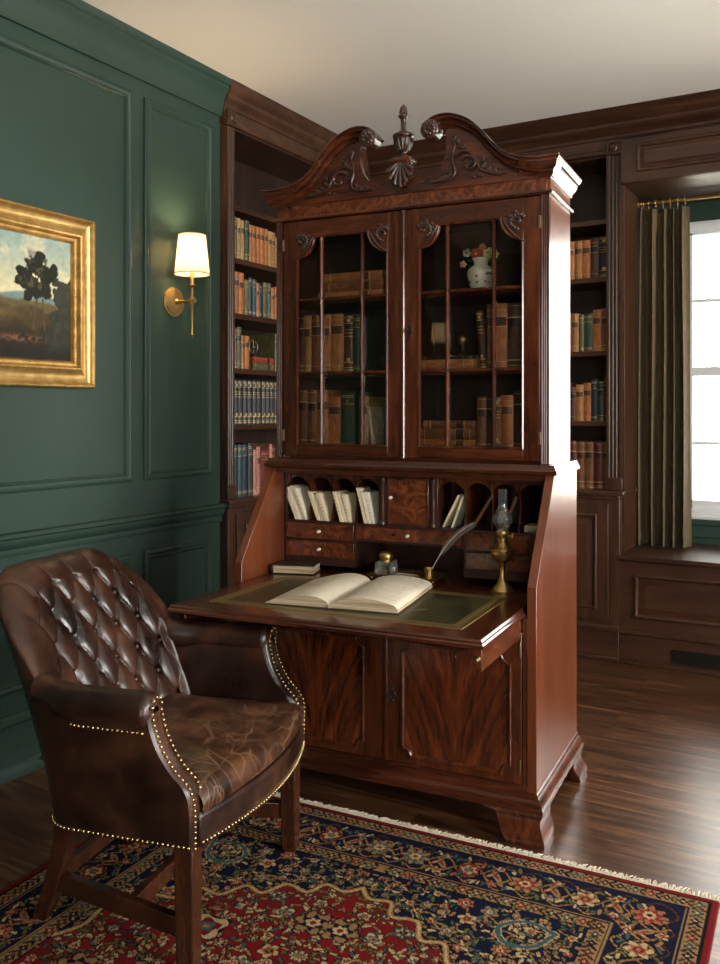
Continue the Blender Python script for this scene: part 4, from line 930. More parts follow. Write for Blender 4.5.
def shelf_row(base, x0, z, y, items, where, group, dfl=.17, child=False):
    """items: (kind, colour, thickness, height[, lean_deg]); placed left to right from x0"""
    x = x0; cnt = len(items)
    for i, it in enumerate(items):
        kind, col, t, h = it[:4]; lean = it[4] if len(it) > 4 else 0
        if kind is None: x += t; continue
        if lean:
            m = base @ Matrix.Translation((x + abs(h * math.sin(R(lean))) * (1 if lean < 0 else 0), y, z)) @ Matrix.Rotation(R(lean), 4, 'Y') @ Matrix.Translation((t / 2 if lean > 0 else t / 2, 0, 0))
            ext = t * math.cos(R(lean)) + abs(h * math.sin(R(lean)))
            m = base @ Matrix.Translation((x + (0 if lean > 0 else ext - t), y, z + (t * math.sin(R(lean)) if lean > 0 else 0))) @ Matrix.Rotation(R(lean), 4, 'Y') @ Matrix.Translation((t / 2, 0, 0))
        else:
            m = base @ Matrix.Translation((x + t / 2, y + bk_rnd.uniform(0, .006), z)); ext = t
        style = {'ribbed': 'leather', 'cloth': 'cloth-bound', 'label': 'labelled', 'set': 'gilt-banded'}[kind]
        n = sum(1 for q in items[:i + 1] if q[0]); tot = sum(1 for q in items if q[0])
        pos = 'leftmost' if n == 1 else ('rightmost' if n == tot else ORD[n - 1] + ' from left')
        book(m, kind, col, t, min(dfl, h * .8), h, f'{col} {style} book, {pos} {where}', group, child=child)
        x += ext + .0006
zL = [2.125, 1.847, 1.57, 1.287, .92]
PW = .100
shelf_row(MATL, PW, zL[0], .025, [('label', 'olive', .028, .205), ('ribbed', 'ochre', .03, .205), ('label', 'ochre', .03, .20), ('ribbed', 'dark green', .036, .205), ('label', 'tan', .030, .19)] + [('label', 'orange-brown', .033, .19)] * 4 + [('ribbed', 'ochre', .036, .185), ('ribbed', 'tan', .034, .185), ('ribbed', 'pale tan', .03, .165), ('ribbed', 'brown', .034, .18), ('cloth', 'maroon', .03, .17)], 'on top shelf of left bookcase', 'books on the top shelf of the left bookcase')
shelf_row(MATL, PW, zL[1], .025, [('label', 'tan', .042, .21), ('ribbed', 'orange-brown', .045, .21), ('cloth', 'olive', .036, .18), ('cloth', 'navy', .030, .195), ('cloth', 'teal', .034, .19), ('ribbed', 'orange-brown', .026, .175), ('cloth', 'navy', .03, .17), ('cloth', 'olive', .04, .185), ('label', 'grey-green', .03, .185), ('ribbed', 'orange-brown', .032, .165), ('label', 'tan', .034, .175), ('cloth', 'red', .03, .17), ('cloth', 'dark brown', .03, .18)], 'on second shelf of left bookcase', 'books on the second shelf of the left bookcase')
shelf_row(MATL, PW, zL[2], .025, [('ribbed', 'brown', .028, .20), ('label', 'grey-green', .036, .21), ('ribbed', 'orange-brown', .028, .17), ('label', 'orange-brown', .038, .17)], 'on third shelf of left bookcase', 'books on the third shelf of the left bookcase')
xs = .250
for k, (c, t, l, lab) in enumerate((('olive', .036, .19, 'olive book lying flat, lower of the two stacked in left bookcase'), ('red', .030, .185, 'orange-red book lying flat on top of the olive one in left bookcase'))):
    book(MATL @ Matrix.Translation((xs + .0, .025, zL[2] + (0 if k == 0 else .0365) + t / 2)) @ Matrix.Rotation(R(90), 4, 'Y') @ Matrix.Translation((0, 0, 0)), 'label', c, t, .15, l, lab)
orn = thing('ring_ornament', 'round metal ring ornament on the flat red book', 'ornament', (xs + .075, .075, zL[2] + .067), 0, mat=MATL)
MB().lathe([(0, 0), (.026, 0), (.026, .006), (.012, .012), (.007, .022)], (0, 0, 0), 18).obj('base', M['iron'], orn, fixn=True)
MB().tube([(.036 * math.cos(a), 0, .054 + .036 * math.sin(a)) for a in [2 * PI * i / 24 for i in range(24)]], .0045, 8, closed=True).sph((0, 0, .054), .013, 12, 8).tube([(0, 0, .020), (0, 0, .09)], .002, 6).obj('ring', simple('pewter', (.22, .18, .14), .4, 1), orn)
shelf_row(MATL, .455, zL[2], .025, [('ribbed', 'olive', .04, .20), ('cloth', 'dark green', .034, .20), ('ribbed', 'tan', .034, .19)], 'beside ring ornament in left bookcase', 'books on the third shelf of the left bookcase')
shelf_row(MATL, PW, zL[3], .025, [('set', 'charcoal', .0385, .225)] * 13, 'on fourth shelf of left bookcase', 'matching dark volumes on the fourth shelf')
shelf_row(MATL, PW, zL[4], .025, [('cloth', 'navy', .03, .265), ('cloth', 'teal', .044, .265), ('cloth', 'navy', .044, .265), ('cloth', 'charcoal', .042, .27), ('cloth', 'pink', .028, .235), ('ribbed', 'pink', .034, .25), ('cloth', 'maroon', .075, .23), ('cloth', 'pink', .022, .26), ('cloth', 'maroon', .04, .25)], 'on bottom shelf of left bookcase', 'books on the bottom shelf of the left bookcase')
# right bookcase
XRb = .70   # right end of opening in local x is .825
def right_row(z, items, nm_, ytag):
    tot = sum(i[2] + .0006 for i in items); shelf_row(MATB, .908 - .085 - tot, z, .06, items, f'on the {nm_} of right bookcase', f'books on the {nm_} of the right bookcase')
right_row(2.10, [('ribbed', 'brown', .045, .22), ('ribbed', 'orange-brown', .045, .22), ('label', 'tan', .042, .22), ('label', 'orange-brown', .046, .22), ('label', 'dark brown', .046, .225), ('set', 'black', .058, .235)], 'upper shelf', 0)
right_row(1.69, [('ribbed', 'brown', .04, .215), ('label', 'maroon', .03, .225), ('ribbed', 'tan', .042, .22), ('cloth', 'olive', .03, .21), ('cloth', 'dark green', .048, .215), ('label', 'orange-brown', .046, .235), ('ribbed', 'brown', .045, .24)], 'middle shelf', 0)
right_row(1.30, [('ribbed', 'brown', .035, .22), ('label', 'dark brown', .04, .19), ('label', 'tan', .042, .205), ('label', 'orange-brown', .042, .215), ('cloth', 'navy', .036, .235), ('ribbed', 'dark green', .034, .225), ('label', 'dark brown', .03, .245)], 'lower shelf', 0)
right_row(.92, [('ribbed', 'brown', .04, .26), ('ribbed', 'maroon', .04, .265), ('ribbed', 'brown', .046, .262), ('ribbed', 'brown', .05, .265), ('ribbed', 'maroon', .046, .262), ('ribbed', 'brown', .04, .26)], 'ledge', 0)
# glazed case books
z0 = 1.2055; z1 = 1.5025; z2 = 1.7875
shelf_row(CAB, -.500, z1, .36, [('ribbed', 'dark brown', .026, .232), ('ribbed', 'tan', .034, .232), ('label', 'brown', .044, .232), ('ribbed', 'tan', .042, .232), ('label', 'tan', .056, .232), ('set', 'dark brown', .042, .23), ('cloth', 'dark green', .030, .225)], 'on middle shelf behind left glazed door', 'books in the glazed bookcase', child=True)
shelf_row(CAB, -.505, z0, .36, [('ribbed', 'brown', .048, .236), ('ribbed', 'brown', .040, .232), ('label', 'tan', .052, .232), ('label', 'orange-brown', .055, .205), ('cloth', 'dark green', .060, .225), (None, None, .02, 0), ('label', 'ochre', .040, .205)], 'on bottom shelf behind left glazed door', 'books in the glazed bookcase', child=True)
book(CAB @ Matrix.Translation((-.172, .36, z0 + .0)) @ Matrix.Rotation(R(-8), 4, 'Y') @ Matrix.Translation((.008, 0, 0.0)), 'cloth', 'cream', .014, .12, .165, 'thin cream book leaning beside the ochre volume, left glazed door', child=True)
book(CAB @ Matrix.Translation((-.105, .38, z0)), 'cloth', 'teal', .05, .14, .19, 'dark teal book at the right end of bottom shelf, left glazed door', child=True)
def stack(x0, y, z, items, where):
    for i, (kind, col, t, l, dx) in enumerate(items):
        nmz = 'bottom' if i == 0 else ('top' if i == len(items) - 1 else 'middle')
        book(CAB @ Matrix.Translation((x0 + dx, y, z + t / 2)) @ Matrix.Rotation(R(90), 4, 'Y'), kind, col, t, .15, l, f'{col} leather book lying flat, {nmz} of stack {where}', 'stacked books in the glazed bookcase', child=True); z += t + .0004
stack(-.405, .36, z2, [('ribbed', 'tan', .034, .285, 0), ('ribbed', 'brown', .036, .275, .012), ('ribbed', 'tan', .036, .262, .02)], 'on top shelf, left glazed door')
stack(.020, .36, z0, [('label', 'orange-brown', .042, .225, 0), ('label', 'brown', .040, .225, 0), ('ribbed', 'brown', .030, .205, .022)], 'on bottom shelf, right glazed door')
stack(.025, .36, z1, [('cloth', 'tan', .042, .225, 0), ('cloth', 'charcoal', .014, .215, .004)], 'under the brass ornament')
shelf_row(CAB, .245, z1, .36, [('set', 'dark brown', .026, .215, -4), ('label', 'brown', .018, .238), ('label', 'orange-brown', .058, .238), ('ribbed', 'dark brown', .052, .238)], 'on middle shelf behind right glazed door', 'books in the glazed bookcase', child=True)
shelf_row(CAB, .250, z0, .36, [('ribbed', 'brown', .034, .20), ('ribbed', 'dark brown', .028, .20), ('set', 'brown', .026, .20), ('label', 'orange-brown', .044, .205), ('ribbed', 'dark brown', .044, .22)], 'on bottom shelf behind right glazed door', 'books in the glazed bookcase', child=True)
# brass ornament on the flat books (small globe on a foot)
gl = thing('globe_ornament', 'small brass globe ornament on flat books behind glass', 'ornament', (.172, .43, z1 + .0575), mat=CAB)
MB().lathe([(0, 0), (.020, 0), (.021, .004), (.016, .008), (.008, .014), (.005, .024), (.008, .030), (.006, .040), (0, .042)], (0, 0, 0), 20).obj('stand', M['brass_dark'], gl, fixn=True)
MB().sph((0, 0, .060), .021, 20, 14).obj('globe', M['brass_dark'], gl)
gd = thing('glass_prism_ornament', 'diamond-shaped glass ornament on a foot behind left glazed door', 'ornament', (-.135, .42, z1), mat=CAB)
MB().box(-.032, .032, -.018, .018, 0, .008).obj('foot', M['iron'], gd, bevel=.002)
MB().lathe([(0, .008), (.034, .048), (0, .092)], (0, 0, 0), 4, squash=(1, .6)).obj('glass_prism', M['lamp_glass'], gd, smooth=0, fixn=True)
cdx = thing('standing_card', 'narrow white card leaning behind the glass ornament', 'card', (-.10, .45, z1), mat=CAB)
b = MB().box(-.006, .006, -.002, .0, 0, .11).obj('card', M['page'], cdx)
b.rotation_euler = (0, R(-7), 0)
# vase with flowers
def vase_mat():
    m, nt, b = nm('painted_porcelain'); L = nt.links; tc = N(nt, 'ShaderNodeTexCoord'); v = N(nt, 'ShaderNodeTexVoronoi'); v.inputs['Scale'].default_value = 62; L.new(tc.outputs['Object'], v.inputs['Vector'])
    r = ramp(nt, [(0, (0, 0, 0)), (.28, (0, 0, 0)), (.34, (1, 1, 1))], v.outputs['Distance']); r2 = ramp(nt, [(0, (.02, .05, .03)), (.35, (.25, .03, .02)), (.5, (.03, .04, .10)), (.8, (.30, .12, .04))], v.outputs['Color'])
    sx = N(nt, 'ShaderNodeSeparateXYZ'); L.new(tc.outputs['Object'], sx.inputs[0]); a = N(nt, 'ShaderNodeMath', operation='COMPARE'); L.new(sx.outputs[2], a.inputs[0]); a.inputs[1].default_value = .058; a.inputs[2].default_value = .025
    iv = N(nt, 'ShaderNodeMath', operation='SUBTRACT'); iv.inputs[0].default_value = 1; L.new(r.outputs[0], iv.inputs[1]); ml = N(nt, 'ShaderNodeMath', operation='MULTIPLY'); L.new(iv.outputs[0], ml.inputs[0]); L.new(a.outputs[0], ml.inputs[1])
    mx = N(nt, 'ShaderNodeMix'); mx.data_type = 'RGBA'; L.new(ml.outputs[0], mx.inputs[0]); mx.inputs[6].default_value = (.66, .68, .60, 1); L.new(r2.outputs[0], mx.inputs[7]); L.new(mx.outputs[2], b.inputs['Base Color']); b.inputs['Roughness'].default_value = .2; b.inputs['Coat Weight'].default_value = .5
    return m
VX, VY = .252, .40
vase = MB().lathe([(0, 0), (.034, 0), (.036, .006), (.034, .012), (.042, .030), (.050, .056), (.052, .072), (.048, .086), (.036, .096), (.026, .102), (.026, .110), (.031, .122), (.032, .128), (.029, .128), (.023, .110), (.0, .100)], (0, 0, 0), 32).obj('vase', vase_mat(), fixn=True, smooth=60)
vase.matrix_world = CAB @ Matrix.Translation((VX, VY, z2)); tag(vase, 'pale painted porcelain vase on top shelf behind right glazed door', 'vase')
stemm = simple('stem_green', (.04, .08, .03), .6)
def flower(dx, dz, r, col, cen, npet, label, lean=0, dy=0):
    f = thing('flower', label, 'flower', (VX + dx * .25, VY, z2 + .104), mat=CAB, group=None)
    P = Vector((dx * .75, dy - .012, dz)); rr = random.Random(int(abs(dx) * 1e4 + dz * 1e3)); m = simple('petal_' + label.split()[0], col, .6)
    b = MB()
    for ring, (k, rad, sz, up) in enumerate(((npet, .62, .48, 0), (max(3, npet - 2), .34, .38, .22), (3, .12, .28, .35))):
        for q in range(k):
            a = 2 * PI * (q + .5 * ring) / k + rr.uniform(-.15, .15)
            b.sph((P.x + r * rad * math.cos(a), P.y - r * up, P.z + r * rad * math.sin(a)), r * sz, 10, 6, (1, .35, .9))
    bl = b.obj('petals', m, f, smooth=70); MB().sph((P.x, P.y - r * .45, P.z), r * .22, 8, 6).obj('flower_centre', simple('centre', cen, .7), f)
    MB().tube([(0, 0, .0), (P.x * .4, 0, P.z * .6), (P.x, P.y + r * .3, P.z)], .0014, 6).obj('stem', stemm, f)
    b = MB()
    for q in range(3):
        a = rr.uniform(0, 6.28); b.sph((P.x * .7 + .018 * math.cos(a), P.y + .012, P.z * .75 + .016 * math.sin(a)), .011, 8, 5, (1.3, .2, .55))
    b.obj('leaf', stemm, f)
flower(-.012, .038, .024, (.45, .06, .03), (.75, .45, .12), 6, 'red and orange bloom in the middle of the vase')
flower(.032, .040, .020, (.60, .62, .30), (.35, .22, .05), 5, 'greenish-white bloom right of the red one', 0)
flower(.056, .034, .016, (.50, .55, .28), (.3, .2, .05), 5, 'small pale green bloom at the right edge of vase')
flower(-.050, .046, .016, (.35, .42, .28), (.1, .1, .04), 5, 'pale grey-green bloom at upper left of vase')
flower(-.058, .002, .013, (.70, .42, .34), (.5, .2, .1), 5, 'small pink blossom hanging at left of vase', 0, -.02)
flower(.010, .062, .014, (.40, .22, .10), (.3, .2, .05), 5, 'brownish bud above the red bloom')

# ------------------------------------------------------------------ letters in pigeonholes
pm = simple('letter_paper', (.80, .66, .44), .85); pm2 = simple('letter_paper_pale', (.84, .76, .60), .85)
zf = zd + .0045
def bundle(x, w, h, lean, n, label, mats=(0, 1, 0, 1), dy=0.0):
    """sheets standing in a pigeonhole, leaning in the x direction by lean degrees, width w along the face"""
    t = thing('letter_bundle', label, 'letters', (x, Yi + .012 + dy, zf), mat=CAB); rr = random.Random(int(abs(x * 1000)) + n)
    x_ = 0
    for k in range(n):
        th = w / n * .8; hh = h * rr.uniform(.88, 1.0) if k else h
        def fn(u, v, th=th, x_=x_, hh=hh, sd=rr.uniform(0, 6)):
            return (x_ + .0012 * math.sin(5 * v + sd), .0 + u * .085, .0)
        pts = [(x_, .0), (x_ + th, .0), (x_ + th + rr.uniform(-.002, .002), hh - rr.uniform(0, .006)), (x_, hh)]
        sh = math.tan(R(lean)); pts = [(a + c * sh, c * math.cos(R(lean))) for a, c in pts]
        MB().prism(pts, 'y', -.030 + rr.uniform(0, .012), .075).obj('letter', (pm, pm2)[mats[k % len(mats)]], t, bevel=.0008, fixn=True)
        if k in (0, n - 1):
            s = MB()
            for q in range(4): 
                zq = hh * (.35 + .12 * q); s.box(x_ + th * .2 + zq * sh, x_ + th * .75 + zq * sh, -.0315, -.0295, zq * math.cos(R(lean)), zq * math.cos(R(lean)) + .0012)
            s.obj('writing', M['ink'], t, smooth=0)
        x_ += w / n
bundle(-.484, .060, .145, -22, 4, 'tall bundle of cream letters in the leftmost pigeonhole', dy=.02)
bundle(-.388, .058, .120, -20, 3, 'bundle of creased letters in the second pigeonhole from left', dy=.02)
bundle(-.284, .052, .120, -16, 3, 'short bundle of folded letters in the third pigeonhole from left', dy=.02)
bundle(-.183, .050, .138, -14, 3, 'pale letters in the pigeonhole left of the small door', (0, 1, 1), dy=.02)
def sheet(x, h, lean, label, m):
    t = thing('letter', label, 'letter', (x, Yi + .03, zf), mat=CAB); sh = math.tan(R(lean)); c = math.cos(R(lean))
    MB().prism([(0, 0), (.009, 0), (.009 + h * sh * c, h * c), (h * sh * c, h * c)], 'y', 0, .09).obj('folded_sheet', m, t, bevel=.0008, fixn=True)
sheet(.123, .135, 27, 'cream letter leaning in the pigeonhole right of the small door', pm)
sheet(.158, .128, 20, 'pale letter leaning against the cream one, right pigeonhole', pm2)
ws_m = wood('stick_wood', (.10, .04, .015), (.22, .09, .035), (.34, .16, .07), rough=.5, coat=0)
for x, ln, lab in ((.238, .17, 'brown wooden stick leaning in pigeonhole behind the quill'), (.352, .16, 'brown wooden stick leaning in pigeonhole behind the oil lamp')):
    o = MB().tube([(0, .02, .005), (.078 if ln > .165 else .05, .01, ln * .76)], lambda q: .0065 if q < .5 else .0055, 8).obj('wooden_stick', ws_m, bevel=.001)
    o.matrix_world = CAB @ Matrix.Translation((x, Yi + .03, zf)); tag(o, lab, 'stick')
book(CAB @ Matrix.Translation((.433, Yi + .03, zf + .011)) @ Matrix.Rotation(R(90), 4, 'Y'), 'cloth', 'cream', .022, .09, .07, 'tiny pale book lying in the rightmost pigeonhole', child=True)

# ------------------------------------------------------------------ items on the writing surface
ZF = .7345
# closed small book
cb = thing('closed_book', 'small dark closed book lying at the left of the writing surface', 'book', (-.500, .165, ZF - .0006), R(14), mat=CAB)
MB().box(0, .165, 0, .11, 0, .004).box(0, .165, 0, .11, .031, .035).box(-.004, .004, 0, .11, 0, .035).obj('cover', simple('dark_cover', (.03, .02, .015), .4), cb, bevel=.002)
MB().box(.004, .160, .004, .106, .004, .031).obj('page_block', M['pages'], cb, smooth=0)
MB().lathe([(0, .0355), (.008, .0355), (.010, .035)], (.09, .055, 0), 14).obj('clasp', M['brass'], cb)
# open ledger
ob = thing('open_book', 'large open handwritten book lying on the green leather', 'book', (-.045, -.075, ZF + .0002), R(6), mat=CAB)
HW, HL = .222, .205
def prof_left(t):   # t 0 spine .. 1 outer edge
    return .006 + .040 * (math.sin(PI * min(1, t * 1.02)) ** .6) * (1 - .72 * t) + .004 * (1 - t)
def prof_right(t): return .006 + .036 * (math.sin(PI * min(1, t * 1.0)) ** .5) * (1 - .35 * t) + .010 * t
covm = simple('ledger_cover', (.05, .035, .02), .5)
MB().box(-HW - .004, HW + .006, -HL - .004, HL + .004, 0, .004).obj('cover', covm, ob, bevel=.0015)
def block(sgn, pf, nm_):
    n = 24; b = MB(); top = [(sgn * HW * k / n * (1 - .012 * (1 if sgn < 0 else 0)), pf(k / n)) for k in range(n + 1)]
    zmin = .0042
    poly = [(0, zmin)] + top + [(sgn * (HW + (.0 if sgn > 0 else 0)), zmin)]
    b.prism(poly, 'y', -HL, HL); o = b.obj(nm_, [M['pages'], M['page']], ob, smooth=30, fixn=True)
    for p in o.data.polygons:
        if abs(p.normal.y) < .5 and p.normal.z > .25: p.material_index = 1
    return o
block(-1, prof_left, 'left_page_block'); block(1, prof_right, 'right_page_block')
rw = random.Random(3); b = MB()
def strip(pts, w):
    for (xa, ya, za), (xb, yb, zb2) in zip(pts[:-1], pts[1:]): b.add([(xa, ya - w, za), (xb, yb - w, zb2), (xb, yb + w, zb2), (xa, ya + w, za)], [(0, 1, 2, 3)])
for sgn, pf, (a0, a1) in ((1, prof_right, (.14, .9)), (-1, prof_left, (.18, .88))):
    for ln in range(15):
        y = HL * .84 - ln * .0235; a = a0 + rw.uniform(0, .02)
        if sgn < 0 and ln > 8: continue
        end = a1 - rw.uniform(0, .12) - (.3 if ln in (5, 11) else 0)
        while a < end:
            wl_ = rw.uniform(.04, .12); k = int(wl_ / .006); pts = []
            for q in range(k + 1):
                t = a + wl_ * q / k; pts.append((sgn * HW * t if sgn > 0 else -HW * (1.04 - t), y + .0038 * math.sin(q * 2.4 + ln) * rw.uniform(.4, 1.1), pf(t if sgn > 0 else 1.04 - t) + .0008))
            strip(pts, .0009); a += wl_ + .02
b.obj('handwriting', M['ink'], ob, smooth=0)
MB().tube([(0, -HL - .006, .004), (0, -HL - .004, .010), (.0, HL * .0, .011), (0, HL, .010)], .0035, 6).obj('spine_fold', M['pages'], ob)

# inkstand tray
tr = thing('inkstand_tray', 'dark brass footed tray holding the inkwell and pen pot', 'tray', (.0, .298, .7336), R(1), mat=CAB)
b = MB().box(-.128, .128, -.062, .072, .009, .012)
b.mould([(-.128, -.062, .010), (.128, -.062, .010), (.128, .072, .010), (-.128, .072, .010)], [(.004, 0), (.0, .006), (-.006, .009), (-.006, .006), (0, -.001)], (0, 0, 1))
b.obj('tray', M['brass'], tr, smooth=30, fixn=True)
for x in (-.12, .12):
    for y in (-.055, .064): MB().sph((x, y, .005), .0052, 10, 8).obj('foot', M['brass'], tr)
TZ = .7336 + .0122
iw = thing('inkwell', 'faceted glass inkwell with domed brass lid on the tray', 'inkwell', (-.088, .306, TZ), R(12), mat=CAB); iw.scale = (1.25, 1.25, 1.2)
b = MB()
b.box(-.020, .020, -.020, .020, .0, .036)
for a in range(4):
    c, s = math.cos(a * PI / 2 + PI / 4), math.sin(a * PI / 2 + PI / 4)
    b.lathe([(0, 0), (.009, 0), (.011, .004), (.009, .012), (.011, .020), (.009, .030), (.007, .038), (0, .040)], (c * .030, s * .030, 0), 8)
b.obj('glass_body', M['crystal'], iw, smooth=20, fixn=True)
MB().box(-.014, .014, -.014, .014, .003, .026).obj('ink', simple('black_ink', (.008, .008, .012), .1), iw, smooth=0)
MB().lathe([(0, .036), (.016, .036), (.016, .044), (.020, .046), (.022, .052), (.021, .060), (.014, .067), (.005, .070), (0, .0705)], (0, 0, 0), 24).obj('lid', M['brass'], iw, fixn=True)
pp = MB().lathe([(0, 0), (.017, 0), (.017, .004), (.015, .006), (.015, .030), (.019, .033), (.019, .037), (.015, .037), (.013, .033), (.012, .010), (0, .008)], (0, 0, 0), 24).obj('pen_pot', M['brass'], fixn=True)
pp.matrix_world = CAB @ Matrix.Translation((.092, .283, TZ)); tag(pp, 'small brass pen pot holding the quill on the tray', 'pot')
pen = thing('dip_pen', 'slim steel dip pen lying on the tray', 'pen', (-.040, .325, TZ + .003), R(-22), mat=CAB)
MB().tube([(0, 0, 0), (.085, 0, .001)], .0028, 8).obj('holder', simple('steel', (.6, .58, .55), .3, 1), pen); MB().tube([(.085, 0, .001), (.105, 0, 0)], lambda t: .0026 * (1 - t) + .0004, 6).obj('nib', M['brass'], pen)
pen2 = thing('dip_pen', 'second slim pen lying beside the first on the tray', 'pen', (-.042, .305, TZ + .003), R(-12), mat=CAB)
MB().tube([(0, 0, 0), (.080, 0, .0)], .0022, 8).obj('holder', simple('bone', (.6, .52, .4), .4), pen2); MB().tube([(.080, 0, 0), (.096, 0, 0)], lambda t: .0022 * (1 - t) + .0004, 6).obj('nib', M['brass'], pen2)
# quill
ql = thing('quill', 'grey feather quill standing in the brass pen pot', 'quill', (.092, .283, TZ + .0105), mat=CAB)
qc = crom([(.002, 0, .0), (.032, -.006, .055), (.078, -.016, .120), (.13, -.024, .170), (.180, -.030, .202)], 8)
MB().tube(qc, lambda t: .0019 * (1 - .75 * t), 8).obj('shaft', simple('quill_shaft', (.72, .66, .55), .4), ql)
def vane(side, wmax, nm_):
    b = MB(); n = len(qc); st = int(n * .28)
    for i in range(st, n - 1):
        t = (i - st) / (n - 1 - st); t2 = (i + 1 - st) / (n - 1 - st)
        for sub in range(3):
            a = qc[i].lerp(qc[i + 1], sub / 3); c = qc[i].lerp(qc[i + 1], (sub + 1) / 3); d = (c - a).normalized(); u = Vector((-d.z, 0, d.x)) * side; u = (u + d * .9).normalized()
            tt = t + (t2 - t) * sub / 3; w = wmax * (min(1, tt * 4 + .25)) * (1 if tt < .8 else 1 - (tt - .8) * 2.2); w *= 1 + .10 * math.sin(i * 5 + sub * 2)
            b.add([a, c, c + u * w + Vector((0, -.002, 0)), a + u * w + Vector((0, -.002, 0))], [(0, 1, 2, 3)])
    b.obj(nm_, simple('feather_grey_' + nm_, (.10, .082, .068), .7), ql, smooth=0, solid=.0005)
vane(1, .011, 'upper_vane'); vane(-1, .021, 'lower_vane')

# oil lamp
ol = thing('oil_lamp', 'brass oil lamp with clear glass chimney on the right of the desk', 'oil lamp', (.385, .225, .7336), mat=CAB)
MB().lathe([(0, 0), (.040, 0), (.041, .005), (.036, .010), (.034, .016), (.026, .022), (.017, .032), (.012, .046), (.010, .062), (.009, .080), (.011, .092), (.014, .096), (.011, .100)], (0, 0, 0), 32).obj('foot', M['brass'], ol, fixn=True)
MB().lathe([(.010, .098), (.022, .104), (.036, .116), (.041, .130), (.042, .140), (.046, .143), (.046, .147), (.038, .151), (.026, .158), (.016, .166), (.014, .172)], (0, 0, 0), 32).obj('font', M['brass'], ol, fixn=True)
MB().lathe([(.014, .170), (.018, .172), (.018, .182), (.014, .186), (.016, .192), (.021, .196), (.022, .204), (.020, .208), (.005, .209), (.005, .215), (0, .215)], (0, 0, 0), 24).obj('burner', M['brass'], ol, fixn=True)
MB().tube([(.014, 0, .192), (.034, 0, .192)], .0018, 8).lathe([(0, .032), (.010, .032), (.011, .035), (.010, .038), (0, .038)], (0, 0, .192), 16, 'x').obj('wick_knob', M['brass'], ol, fixn=True)
MB().grid(lambda u, v: (lambda r: (r * math.cos(2 * PI * u), r * math.sin(2 * PI * u), .204 + .146 * v))(.0185 + .0165 * math.exp(-((v - .30) / .17) ** 2) - .0035 * (1 if v > .6 else max(0, (v - .4) / .2))), 32, 28, wrapu=True).obj('glass_chimney', M['lamp_glass'], ol, smooth=80)

